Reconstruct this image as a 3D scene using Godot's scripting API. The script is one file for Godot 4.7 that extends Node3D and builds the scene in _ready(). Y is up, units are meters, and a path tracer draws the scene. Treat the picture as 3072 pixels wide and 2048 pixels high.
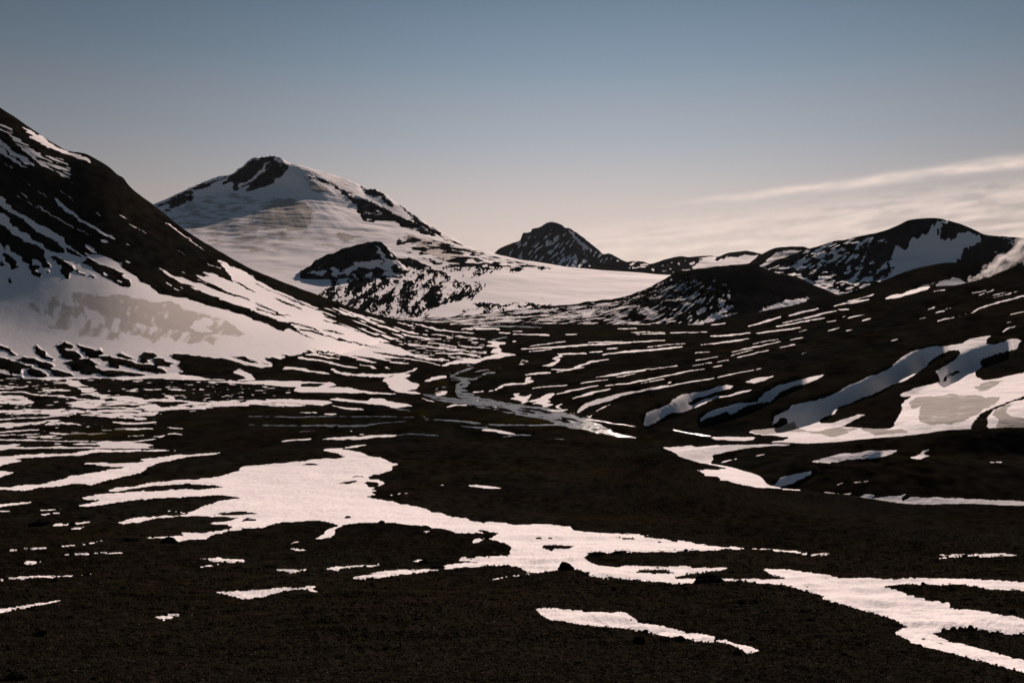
extends Node3D
# A black volcanic valley with melting snow, seen from a gravel slope. Distances in metres; the eye stands at (0, EYE, 0) and looks along -z.
# Landforms are height fields. Their ridge lines and the outlines of the snow were surveyed as bearings from the viewpoint
# (column, row of a 3072 x 2048 sighting frame with a focal length of 3000) and are laid out on the ground at their own distances.

const F := 3000.0
const CX := 1536.0
const HY := 870.0
const EYE := 70.0
const PAD := 170.0

var soft: FastNoiseLite
var rough: FastNoiseLite
var cell: FastNoiseLite
var lands := {}
var used := {}


class Land:
	var key := ""
	var cols := 0
	var rows := 0
	var xs: PackedFloat32Array
	var pos: PackedVector3Array
	var nor: PackedVector3Array
	var py: PackedFloat32Array
	var snow: PackedFloat32Array
	var tint: PackedFloat32Array
	var water: PackedFloat32Array
	var owner: PackedByteArray
	var tone: PackedFloat32Array


class Sheet:
	var v := PackedVector3Array()
	var n := PackedVector3Array()
	var c := PackedColorArray()
	var i := PackedInt32Array()
	var known := {}


class Survey:   # what was sighted on one landform: share of snow, raggedness, tint, owner, water, relief
	var x0 := 0.0
	var y0 := 0.0
	var w := 0
	var h := 0
	var share: Image
	var ragged: Image
	var tint: Image
	var owner: Image
	var water: Image
	var relief: Image
	var names := []
	var b_share: PackedByteArray
	var b_ragged: PackedByteArray
	var b_tint: PackedByteArray
	var b_owner: PackedByteArray
	var b_water: PackedByteArray
	var heights: PackedFloat32Array
	var rw := 0
	var rh := 0
	var fy := 1.0
	var hw := 0
	var hh := 0


func _ready() -> void:
	# ---------------------------------------------------------------- camera, sky, sun, exposure
	var cam := Camera3D.new()
	cam.name = "camera"
	cam.position = Vector3(0, EYE, 0)
	cam.near = 0.5
	cam.far = 30000.0
	cam.set_frustum(2.0 * 0.5 * 1024.0 / F, Vector2(0, -(1024.0 - HY) / F * 0.5), 0.5, 30000.0)
	add_child(cam)
	cam.current = true
	var sun := DirectionalLight3D.new()
	sun.name = "sun"
	sun.light_energy = SUN_ENERGY
	sun.light_color = Color(1.0, 0.89, 0.835)
	sun.light_angular_distance = 0.5
	sun.shadow_enabled = true
	sun.rotation_degrees = Vector3(-SUN_UP, 180.0 - SUN_RIGHT, 0)   # the light comes from ahead and to the right
	add_child(sun)
	var env := Environment.new()
	env.background_mode = Environment.BG_SKY
	env.sky = Sky.new()
	var panorama := PanoramaSkyMaterial.new()
	panorama.panorama = ImageTexture.create_from_image(sky_image())
	env.sky.sky_material = panorama
	env.tonemap_mode = Environment.TONE_MAPPER_LINEAR
	env.tonemap_exposure = 1.4
	env.fog_enabled = true   # clear mountain air: only the far peaks fade a little
	env.fog_density = 0.0000035
	env.fog_light_color = Color(0.8, 0.86, 0.92)
	env.volumetric_fog_enabled = true
	env.volumetric_fog_density = 0.0
	env.sdfgi_enabled = true
	env.ssao_enabled = true
	env.ssil_enabled = true
	var we := WorldEnvironment.new()
	we.name = "world_environment"
	we.environment = env
	add_child(we)

	soft = noise(11, FastNoiseLite.TYPE_SIMPLEX_SMOOTH, 3)
	rough = noise(23, FastNoiseLite.TYPE_SIMPLEX, 5)
	cell = noise(37, FastNoiseLite.TYPE_CELLULAR, 2)

	# ---------------------------------------------------------------- landforms, nearest first: rows of bearings "column, row, distance" (H: "column, height, distance")
	land("G", steps(-900, 3900, 2.7), 1.7, [
		"-900,5000,1.6 3900,5000,1.6", "-900,2800,5 3900,2800,5", "-900,2300,9.5 3900,2300,9.5", "-900,2048,15 3900,2048,15", "-900,1900,24 3900,1900,24",
		"-900,1800,34 3900,1800,34", "-900,1700,52 3900,1700,52", "-900,1600,92 3900,1600,92",
		"-900,1500,175 1500,1500,175 1800,1505,170 2100,1545,130 2500,1562,118 3900,1565,115",
		"-900,1400,310 0,1400,310 1500,1400,310 1800,1400,295 2072,1450,210 2250,1480,190 2400,1515,165 2540,1532,155 2770,1540,150 3900,1545,145",
		"-900,1345,430 0,1345,430 700,1340,430 1100,1335,430 1500,1322,430 1800,1321,425 1960,1335,390 2072,1380,310 2127,1393,295 2200,1405,280 2250,1419,265 2285,1436,248 2315,1460,228 2400,1471,212 2540,1487,198 2667,1504,184 2770,1511,178 3072,1513,174 3900,1520,170",
		"H -900,-80,500 1500,-80,500 1960,-78,470 2072,-74,370 2250,-68,320 2400,-66,275 2540,-64,245 2770,-62,230 3072,-60,220 3900,-58,215"])
	land("V", steps(-900, 3900, 2.7), 1.4, [
		"H -900,-72,240 1800,-74,240 2000,-85,250 3900,-85,250", "H -900,-68,318 1800,-70,318 2000,-73,318 3900,-73,318", "H -900,-67.5,345 1800,-68,345 2000,-69,345 2250,-65.5,345 2500,-61,345 2750,-54.5,345 3072,-50,345 3900,-44,345",
		"H -900,-67,380 1900,-67,380 2000,-67,380 2250,-63,380 2500,-58,380 2750,-51,380 3072,-45,380 3900,-28,380",
		"H -900,-67,460 1900,-67,460 2000,-66.5,460 2250,-63,460 2500,-57.5,460 2750,-50.5,460 3072,-45,460 3900,-22,460",
		"H -900,-67,540 1700,-66,540 2000,-63.5,540 2250,-60,540 2500,-54,540 2750,-47.5,540 3072,-43.5,540 3900,-5,540",
		"H -900,-67,650 1450,-67,650 1700,-65,650 2000,-61,650 2250,-54,650 2500,-46,650 2750,-38,650 3072,-24,650 3900,10,650",
		"H -900,-67,780 1450,-66,780 1700,-64,780 2000,-58.5,780 2250,-48,780 2500,-37,780 2750,-23,780 3072,-3,780 3900,30,780",
		"H -900,-67,900 1450,-66,900 1700,-63,900 2000,-56,900 2250,-43,900 2500,-27,900 2750,-5,900 3072,17,900 3900,45,900",
		"H -900,-67,1080 1450,-66,1080 1700,-63,1080 2000,-55,1080 2250,-36,1080 2500,-7,1080 2750,2,1080 3072,9,1080 3900,30,1080",
		"H -900,-67,1250 1450,-66,1250 1700,-62.5,1250 2000,-55,1250 2250,-29,1250 2500,-14,1250 2750,-12,1250 3072,-10,1250 3900,0,1250",
		"H -900,-67,1450 1300,-66,1450 1700,-61,1450 2000,-55,1450 2115,-50,1450 2250,-40,1450 2500,-34,1450 3072,-20,1450 3900,-20,1450",
		"H -900,-67,1750 1300,-65.5,1750 1700,-62,1750 2000,-62,1750 2250,-60,1750 3900,-50,1750", "H -900,-69,2120 1300,-66.5,2120 2000,-70,2120 3900,-75,2120"])
	land("H", steps(1850, 3900, 3.0), 1.8, [
		"H 1850,-80,230 2072,-76,240 2250,-72,240 2500,-66,235 3072,-62,225 3900,-60,225",
		"1850,1450,330 2072,1420,320 2250,1440,300 2400,1490,280 2540,1500,270 2770,1515,262 3072,1518,258 3900,1525,258",
		"1850,1430,345 2072,1400,335 2250,1400,320 2440,1384,310 2731,1378,300 2923,1382,300 3072,1386,300 3900,1390,300",
		"1850,1420,355 2072,1385,350 2250,1375,342 2440,1372,335 2731,1372,325 3072,1380,325 3900,1384,325",
		"1850,1400,380 2072,1352,372 2180,1338,370 2310,1328,365 2497,1326,360 2710,1305,352 2918,1286,350 3072,1282,350 3900,1270,350",
		"H 1850,-90,430 3900,-90,430"])
	land("M", steps(-900, 1350, 2.7), 2.0, [
		"H -900,-80,560 0,-80,690 300,-80,700 600,-78,730 900,-76,840 1150,-74,1200 1350,-76,1560",
		"-900,1150,600 0,1128,766 300,1128,766 600,1120,790 900,1090,895 1100,1040,1160 1200,1010,1410 1350,992,1640",
		"-900,1060,660 0,1010,870 300,1010,880 600,1010,930 900,1000,1060 1100,985,1300 1200,978,1520 1350,978,1720",
		"-900,800,800 0,760,1050 300,800,1060 600,880,1120 900,950,1250 1100,965,1450 1200,967,1600 1350,972,1800",
		"-900,-280,1250 -300,110,1280 0,328,1300 43,355,1305 106,400,1310 162,436,1320 204,457,1330 255,467,1340 272,474,1345 298,489,1350 328,508,1355 353,530,1360 368,538,1365 383,557,1370 408,581,1375 455,615,1385 489,640,1395 532,676,1400 587,715,1410 638,744,1420 702,781,1440 766,813,1460 851,849,1490 936,880,1520 1000,904,1550 1038,917,1570 1123,945,1630 1200,960,1750 1350,970,1900",
		"H -900,250,1500 0,100,1550 455,20,1650 851,-60,1750 1123,-85,1850 1350,-95,2100"])
	land("C", steps(1060, 2620, 3.0), 1.8, [
		"H 1060,-82,1800 2620,-82,1720", "1060,976,1900 1250,974,1900 1700,974,1890 2000,972,1880 2200,968,1860 2620,955,1790",
		"1060,966,2080 1250,962,2080 1400,961,2050 1570,950,2040 1800,935,2030 2000,905,2030 2200,885,2020 2350,890,2000 2500,905,1950 2620,925,1900",
		"1060,958,2250 1250,953,2250 1400,946,2220 1570,927,2220 1655,917,2220 1723,912,2220 1770,904,2220 1825,898,2230 1889,885,2240 1940,866,2240 1987,842,2250 2017,825,2250 2072,808,2250 2144,800,2250 2195,796,2250 2242,791,2250 2276,798,2240 2315,813,2230 2391,832,2210 2434,851,2190 2476,870,2160 2530,890,2120 2620,918,2050",
		"H 1060,-95,2600 2620,-95,2500"])
	land("E", steps(2380, 3900, 4.0), 2.4, [
		"H 2380,-60,1050 3900,-40,1050", "2380,930,1180 2650,885,1180 2800,855,1180 3072,855,1200 3900,855,1200",
		"2380,926,1330 2450,905,1330 2531,881,1330 2582,866,1330 2650,842,1330 2710,817,1330 2795,796,1330 2859,787,1330 2920,788,1330 2965,791,1330 3072,800,1330 3300,815,1330 3900,830,1330",
		"H 2380,-60,1650 3900,-40,1650"])
	land("R", steps(2250, 3900, 3.0), 2.0, [
		"H 2250,-85,2200 3900,-75,2200", "2250,895,2500 2500,888,2550 3072,862,2600 3900,850,2600",
		"2250,840,2800 2400,815,2850 2600,800,2850 2800,780,2850 3072,790,2900 3900,830,2900",
		"2250,830,3090 2300,800,3090 2350,775,3090 2400,758,3090 2429,751,3090 2468,738,3090 2519,723,3090 2582,710,3090 2625,702,3090 2667,689,3090 2702,674,3090 2731,661,3090 2774,656,3090 2804,655,3090 2838,661,3090 2880,674,3090 2923,691,3090 2957,704,3090 3008,710,3090 3072,719,3090 3400,760,3090 3900,800,3090",
		"H 2250,-60,4000 3900,-60,4000"])
	land("N", steps(900, 1250, 2.7), 1.8, [
		"H 900,-10,2850 1250,-10,2900", "900,828,3060 960,824,3060 1100,832,3040 1200,830,3060 1250,835,3100",
		"900,814,3150 925,802,3160 934,797,3165 945,782,3170 972,769,3190 1000,760,3200 1030,745,3210 1060,737,3210 1091,730,3210 1113,723,3210 1125,722,3210 1142,727,3210 1153,734,3210 1172,752,3220 1187,768,3230 1200,782,3235 1215,800,3240 1235,822,3240 1250,835,3240",
		"H 900,0,3600 1250,0,3600"])
	land("B", steps(380, 2600, 3.0), 2.0, [
		"H 380,-95,2050 2600,-95,2050", "380,985,2150 1400,980,2150 2012,972,2150 2600,960,2200",
		"380,955,2350 1100,950,2350 1400,942,2400 1700,915,2600 2012,880,2900 2600,880,3000", "380,900,2600 1000,895,2600 1400,890,2700 1700,870,2950 2012,850,3150 2600,860,3300",
		"380,830,3050 1000,825,3100 1400,818,3200 1700,828,3330 2012,838,3280 2600,850,3420", "380,760,3600 800,740,3700 1100,730,3800 1300,745,3800 1400,768,3700 1570,800,3600 1740,815,3550 2012,831,3400 2600,845,3520",
		"380,690,4300 500,660,4400 700,620,4600 900,600,4600 1100,640,4550 1250,690,4300 1400,748,4050 1570,788,3800 1740,808,3650 2012,828,3450 2600,843,3600",
		"380,660,4594 500,620,4769 650,580,4896 750,560,4974 850,555,4910 930,560,4796 1100,600,4826 1250,665,4547 1400,741,4200 1570,782,3900 1740,805,3700 2012,826,3480 2600,842,3660",
		"380,650,4986 455,616,5060 485,605,5093 528,586,5110 570,567,5118 613,545,5117 655,528,5116 693,519,5104 728,497,5093 753,477,5128 787,472,5150 817,467,5175 844,474,5178 872,488,5189 910,499,5209 953,514,5240 995,528,5251 1030,540,5239 1068,552,5223 1098,569,5195 1123,571,5159 1157,584,5074 1187,607,4983 1225,633,4891 1259,658,4795 1302,684,4698 1344,705,4549 1400,737,4400 1443,747,4300 1485,761,4200 1570,779,4000 1655,794,3900 1740,804,3800 1825,813,3700 1910,819,3600 2012,825,3500 2600,841,3700",
		"H 380,-50,6600 1200,-50,6600 2012,-80,4600 2600,-80,4600"])
	land("I", steps(2180, 2540, 4.0), 2.4, [
		"H 2180,-60,3500 2540,-60,3500", "2180,838,3900 2300,815,3900 2400,800,3900 2540,800,3900",
		"2180,830,4300 2242,795,4300 2293,761,4300 2327,747,4300 2370,740,4300 2408,740,4300 2429,747,4300 2470,755,4300 2540,775,4300", "H 2180,-60,5000 2540,-60,5000"])
	land("F", steps(1740, 2520, 4.0), 2.4, [
		"H 1740,-60,5200 2520,-60,5200", "1740,838,5700 1850,828,5800 1950,815,5800 2100,800,5800 2300,790,5800 2520,820,5800",
		"1740,834,6500 1766,804,6500 1825,791,6500 1868,787,6500 1898,783,6500 1932,787,6500 1950,793,6500 1970,789,6500 1995,779,6500 2038,770,6500 2064,772,6500 2102,769,6500 2132,768,6500 2149,772,6500 2187,759,6500 2234,754,6500 2276,759,6500 2297,766,6500 2350,775,6500 2520,800,6500", "H 1740,-60,7400 2520,-60,7400"])
	land("P", steps(1430, 1990, 2.5), 1.8, [
		"H 1430,0,7400 1990,0,7400", "1430,822,8000 1600,815,8000 1750,822,8000 1990,828,8000", "1430,806,8400 1550,770,8500 1640,745,8600 1720,770,8500 1800,800,8450 1990,818,8450",
		"1430,800,9000 1470,775,9000 1485,760,9000 1498,747,9000 1523,736,9000 1560,723,9000 1570,700,9000 1593,696,9000 1596,687,9000 1621,683,9000 1628,677,9000 1655,666,9000 1672,670,9000 1693,681,9000 1715,691,9000 1749,713,9000 1774,734,9000 1796,751,9000 1813,764,9000 1825,762,9000 1847,770,9000 1872,785,9000 1920,800,9000 1990,814,9000", "H 1430,0,10500 1990,0,10500"])

	# ---------------------------------------------------------------- ground, water and snow of every landform
	dress("G", "gravel_slope", "dark gravel slope in the foreground", sand_material(0.55), "foreground")
	dress("V", "valley_floor", "black valley floor and its right hand slope", sand_material(0.12), "valley")
	dress("H", "hillocks", "low rounded black hillocks at right", sand_material(0.18), "hillocks")
	dress("M", "mountainside", "dark mountainside on the left", sand_material(0.05), "left mountain")
	for k in ["C", "E", "R", "N", "B", "I", "F", "P"]:
		var named: Array = {
			"C": ["cone_hill", "broad black cone shaped hill streaked with snow at its foot"], "E": ["shaded_hill", "low dark hill just behind the steam"],
			"R": ["right_mountain", "dark rounded mountain at right with a shaded snowfield"], "N": ["rock_knoll", "black rock knoll standing on the snow apron of the big mountain"],
			"B": ["snow_mountain", "big snow covered mountain with a rocky summit"], "I": ["round_hill", "small round hill with grey snow left of the right hand mountain"],
			"F": ["far_hills", "low far hills with snow flats on the skyline"], "P": ["distant_peak", "dark jagged distant peak with thin snow gullies"]}[k]
		dress(k, named[0], named[1], rock_material(0.02 if k in ["B", "R", "P", "N"] else 0.04), "")

	rocks()
	gravel()
	steam()


const SUN_ENERGY := 1.6
const SUN_UP := 21.0
const SUN_RIGHT := 15.0


# ==================================================================== helpers
func noise(s: int, kind: int, octaves: int) -> FastNoiseLite:
	var n := FastNoiseLite.new()
	n.seed = s
	n.noise_type = kind
	n.frequency = 1.0
	n.fractal_type = FastNoiseLite.FRACTAL_FBM
	n.fractal_octaves = octaves
	return n


func at(x: float, y: float, d: float) -> Vector3:
	return Vector3(d * (x - CX) / F, EYE + d * (HY - y) / F, -d)


func steps(a: float, b: float, s: float) -> PackedFloat32Array:   # columns: dense where the ground is seen, coarse beside it
	var out := PackedFloat32Array()
	var x := a
	while x < b:
		out.append(x)
		x += s if x > -40.0 and x < 3110.0 else s * 5.0
	out.append(b)
	return out


func slopes(t: PackedFloat32Array, v: PackedFloat32Array) -> PackedFloat32Array:   # for a curve that does not overshoot its points
	var n := t.size()
	var m := PackedFloat32Array()
	m.resize(n)
	for k in n:
		if k == 0:
			m[k] = (v[1] - v[0]) / (t[1] - t[0])
		elif k == n - 1:
			m[k] = (v[k] - v[k - 1]) / (t[k] - t[k - 1])
		else:
			var a := (v[k] - v[k - 1]) / (t[k] - t[k - 1])
			var b := (v[k + 1] - v[k]) / (t[k + 1] - t[k])
			m[k] = 0.0 if a * b <= 0.0 else 2.0 * a * b / (a + b)
	return m


func hermite(v0: float, v1: float, m0: float, m1: float, span: float, t: float) -> float:
	var t2 := t * t
	var t3 := t2 * t
	return (2.0 * t3 - 3.0 * t2 + 1.0) * v0 + (t3 - 2.0 * t2 + t) * span * m0 + (3.0 * t2 - 2.0 * t3) * v1 + (t3 - t2) * span * m1


func row_values(text: String, xs: PackedFloat32Array) -> Array:   # [heights over the eye, distances] along the columns
	var high := text.begins_with("H")
	var tx := PackedFloat32Array()
	var tv := PackedFloat32Array()
	var td := PackedFloat32Array()
	for part in text.trim_prefix("H ").split(" "):
		var q := part.split_floats(",")
		tx.append(q[0])
		tv.append(q[1])
		td.append(q[2])
	var mv := slopes(tx, tv)
	var md := slopes(tx, td)
	var hs := PackedFloat32Array()
	var ds := PackedFloat32Array()
	hs.resize(xs.size())
	ds.resize(xs.size())
	var k := 0
	for c in xs.size():
		while k < tx.size() - 2 and xs[c] > tx[k + 1]:
			k += 1
		var span := tx[k + 1] - tx[k]
		var t := clampf((xs[c] - tx[k]) / span, 0.0, 1.0)
		var v := hermite(tv[k], tv[k + 1], mv[k], mv[k + 1], span, t)
		var d := hermite(td[k], td[k + 1], md[k], md[k + 1], span, t)
		ds[c] = d
		hs[c] = v if high else (HY - v) / F * d
	return [hs, ds]


func land(key: String, xs: PackedFloat32Array, fine: float, rows: Array) -> void:
	var l := Land.new()
	l.key = key
	l.xs = xs
	l.cols = xs.size()
	var hs := []
	var ds := []
	for text in rows:
		var r := row_values(text, xs)
		hs.append(r[0])
		ds.append(r[1])
	var parts := PackedInt32Array()
	for k in rows.size() - 1:
		var most := 0.0
		var mean := 0.0
		for c in range(0, l.cols, 8):
			var up: float = HY - hs[k + 1][c] / ds[k + 1][c] * F
			var down: float = HY - hs[k][c] / ds[k][c] * F
			most = maxf(most, absf(up - down))
			mean += down - up
		var cap := 500 if mean > 0.0 else 10
		if key == "G" and k < 3:
			cap = [8, 10, 30][k]
		if key == "V" and k < 2:
			cap = 8
		parts.append(clampi(ceili(most / fine), 3, cap))
	l.rows = 1
	for p in parts:
		l.rows += p
	l.pos.resize(l.rows * l.cols)
	var n := rows.size()
	var lnd := PackedFloat32Array()
	var h := PackedFloat32Array()
	lnd.resize(n)
	h.resize(n)
	for c in l.cols:
		for k in n:
			lnd[k] = log(ds[k][c])
			h[k] = hs[k][c]
		var m := slopes(lnd, h)
		var across := (xs[c] - CX) / F
		var r := 0
		for k in n - 1:
			var span := lnd[k + 1] - lnd[k]
			for j in parts[k] + (1 if k == n - 2 else 0):
				var t := float(j) / parts[k]
				var d := exp(lnd[k] + span * t)
				l.pos[r * l.cols + c] = Vector3(d * across, hermite(h[k], h[k + 1], m[k], m[k + 1], span, t), -d)   # y still over the eye
				r += 1
	lands[key] = l


# ==================================================================== surveyed outlines
func survey(key: String, x0: float, x1: float, y0: float, y1: float) -> Survey:
	var s := Survey.new()
	s.fy = {"V": 1.0, "G": 1.0, "H": 1.0, "M": 0.75, "C": 0.75}.get(key, 0.5)
	s.x0 = x0
	s.y0 = y0
	s.w = int(x1 - x0) / 16 * 16
	s.h = (int(y1 - y0) + 15) / 16 * 16
	for layer in ["share", "ragged", "tint", "owner", "water"]:
		s.set(layer, Image.create(s.w, s.h, false, Image.FORMAT_L8))
	s.ragged.fill(grey(0.2))
	s.relief = Image.create(s.w, s.h, false, Image.FORMAT_RF)
	s.relief.fill(grey(0.5))
	var seed_ := hash(key) % 1000
	for o in TRACES:
		if o[0] != key:
			continue
		seed_ += 7
		var rng := RandomNumberGenerator.new()
		rng.seed = seed_
		var raw := []
		for part in o[6].split(" "):
			raw.append(part.split_floats(","))
		var kind: String = o[1]
		var lines := []
		if kind in ["stroke", "water", "relief"] and raw[0].size() == 3:
			lines.append(ribbon(raw, rng, kind == "relief"))
		else:
			var p := PackedVector2Array()
			for q in raw:
				p.append(Vector2(q[0], q[1]))
			lines.append(worn(p, rng, true, 0.05 if kind == "poly" else 0.1))
		var fills := {}
		var who := 0
		if o[4] != "":
			s.names.append([o[4], o[5]])
			who = s.names.size()
		match kind:
			"all":
				s.share.fill(grey(o[2]))
				s.ragged.fill(grey(o[3]))
			"poly", "stroke":
				fills = {s.share: o[2], s.ragged: o[3]}
				if who > 0 or o[3] > 0.25:
					fills[s.owner] = who / 255.0
			"dirt":
				fills = {s.tint: o[2]}
			"clean":
				fills = {s.tint: 0.0}
			"water":
				fills = {s.water: o[2]}
			"relief":
				fills = {s.relief: 0.5 + o[2] / 20.0}
		for line in lines:
			fill(line, fills, x0, y0, s.w, s.h)
	s.hw = s.w / 2
	s.hh = int(s.h * s.fy)
	for layer in ["share", "ragged", "tint", "water"]:
		s.get(layer).resize(s.hw, s.hh, Image.INTERPOLATE_BILINEAR)
	s.relief.shrink_x2()
	s.relief.shrink_x2()
	s.heights = s.relief.get_data().to_float32_array()
	s.rw = s.relief.get_width()
	s.rh = s.relief.get_height()
	if key == "V" or key == "H":
		for k in 3:
			s.heights = smoothed(s.heights, s.rw, s.rh, 1, s.rw, 1)
			s.heights = smoothed(s.heights, s.rh, s.rw, s.rw, 1, 1)
	for layer in ["share", "ragged", "tint", "owner", "water"]:
		s.set("b_" + layer, s.get(layer).get_data())
	return s


func grey(v: float) -> Color:
	return Color(v, v, v)


func worn(p: PackedVector2Array, rng: RandomNumberGenerator, closed: bool, amount: float) -> PackedVector2Array:   # breaks straight sides up as melting does
	for pass_ in 3:
		var q := PackedVector2Array()
		var n := p.size()
		for k in n if closed else n - 1:
			var a := p[k]
			var b := p[(k + 1) % n]
			q.append(a)
			var len_ := a.distance_to(b)
			if len_ > 5.0 and len_ < 900.0:
				var off := minf(len_, 60.0) * amount
				q.append((a + b) * 0.5 + Vector2(rng.randf_range(-1.8, 1.8), rng.randf_range(-0.7, 0.7)) * off)
		if not closed:
			q.append(p[n - 1])
		p = q
	return p


func ribbon(raw: Array, rng: RandomNumberGenerator, plain: bool) -> PackedVector2Array:
	var mid := PackedVector2Array()
	var wide := PackedFloat32Array()
	for k in raw.size():
		var a := Vector2(raw[k][0], raw[k][1])
		mid.append(a)
		wide.append(raw[k][2])
		if k + 1 < raw.size() and not plain:
			var b := Vector2(raw[k + 1][0], raw[k + 1][1])
			var cuts := clampi(int(a.distance_to(b) / 14.0), 0, 12)
			for j in cuts:
				var t := (j + 1.0) / (cuts + 1.0)
				mid.append(a.lerp(b, t) + Vector2(0, rng.randf_range(-0.5, 0.5) * 1.2))
				wide.append(maxf(1.6, lerpf(raw[k][2], raw[k + 1][2], t) * rng.randf_range(0.68, 1.3)))
	var left := PackedVector2Array()
	var right := PackedVector2Array()
	for k in mid.size():
		var along := (mid[mini(k + 1, mid.size() - 1)] - mid[maxi(k - 1, 0)]).normalized()
		var side := Vector2(-along.y, along.x) * wide[k] * 0.5
		left.append(mid[k] + side)
		right.append(mid[k] - side)
	if not plain:
		var head := (mid[0] - mid[1]).normalized()
		left.insert(0, mid[0] + head * wide[0] * 1.5)
		var tail := (mid[mid.size() - 1] - mid[mid.size() - 2]).normalized()
		left.append(mid[mid.size() - 1] + tail * wide[mid.size() - 1] * 1.5)
	right.reverse()
	left.append_array(right)
	return left


func fill(p: PackedVector2Array, fills: Dictionary, x0: float, y0: float, w: int, h: int) -> void:
	var n := p.size()
	var lo := 1e9
	var hi := -1e9
	for q in p:
		lo = minf(lo, q.y)
		hi = maxf(hi, q.y)
	var from := maxi(0, int(lo - y0))
	var to := mini(h - 1, int(hi - y0) + 1)
	if to < from:
		return
	var hits := []
	hits.resize(to - from + 1)
	for k in n:
		var a := p[k]
		var b := p[(k + 1) % n]
		if a.y == b.y:
			continue
		var way := 1
		if a.y > b.y:
			var c := a
			a = b
			b = c
			way = -1
		var r0 := maxi(from, ceili(a.y - y0 - 0.5))
		var r1 := mini(to, ceili(b.y - y0 - 0.5) - 1)
		var slope := (b.x - a.x) / (b.y - a.y)
		for r in range(r0, r1 + 1):
			if hits[r - from] == null:
				hits[r - from] = []
			hits[r - from].append([a.x + slope * (r + 0.5 + y0 - a.y), way])
	for r in range(from, to + 1):
		var row = hits[r - from]
		if row == null:
			continue
		row.sort_custom(func(u, v): return u[0] < v[0])
		var wind := 0
		for k in row.size() - 1:
			wind += row[k][1]
			if wind == 0:
				continue
			var xa := clampi(roundi(row[k][0] - x0), 0, w)
			var xb := clampi(roundi(row[k + 1][0] - x0), 0, w)
			if xb > xa:
				for image in fills:
					image.fill_rect(Rect2i(xa, r, xb - xa, 1), grey(fills[image]))


func look(b: PackedByteArray, w: int, h: int, fx: float, fy: float) -> float:
	fx = clampf(fx, 0.0, w - 1.001)
	fy = clampf(fy, 0.0, h - 1.001)
	var ix := int(fx)
	var iy := int(fy)
	var tx := fx - ix
	var ty := fy - iy
	var o := iy * w + ix
	return ((b[o] * (1.0 - tx) + b[o + 1] * tx) * (1.0 - ty) + (b[o + w] * (1.0 - tx) + b[o + w + 1] * tx) * ty) / 255.0


func smoothed(b: PackedFloat32Array, n: int, lines: int, step: int, jump: int, reach: int) -> PackedFloat32Array:
	var out := PackedFloat32Array()
	out.resize(b.size())
	for r in lines:
		for k in n:
			var sum := 0.0
			for j in range(-reach, reach + 1):
				sum += b[r * jump + clampi(k + j, 0, n - 1) * step]
			out[r * jump + k * step] = sum / (2 * reach + 1)
	return out


func height(b: PackedFloat32Array, w: int, h: int, fx: float, fy: float) -> float:
	fx = clampf(fx, 0.0, w - 1.001)
	fy = clampf(fy, 0.0, h - 1.001)
	var ix := int(fx)
	var iy := int(fy)
	var tx := fx - ix
	var ty := fy - iy
	var o := iy * w + ix
	return (b[o] * (1.0 - tx) + b[o + 1] * tx) * (1.0 - ty) + (b[o + w] * (1.0 - tx) + b[o + w + 1] * tx) * ty


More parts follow.
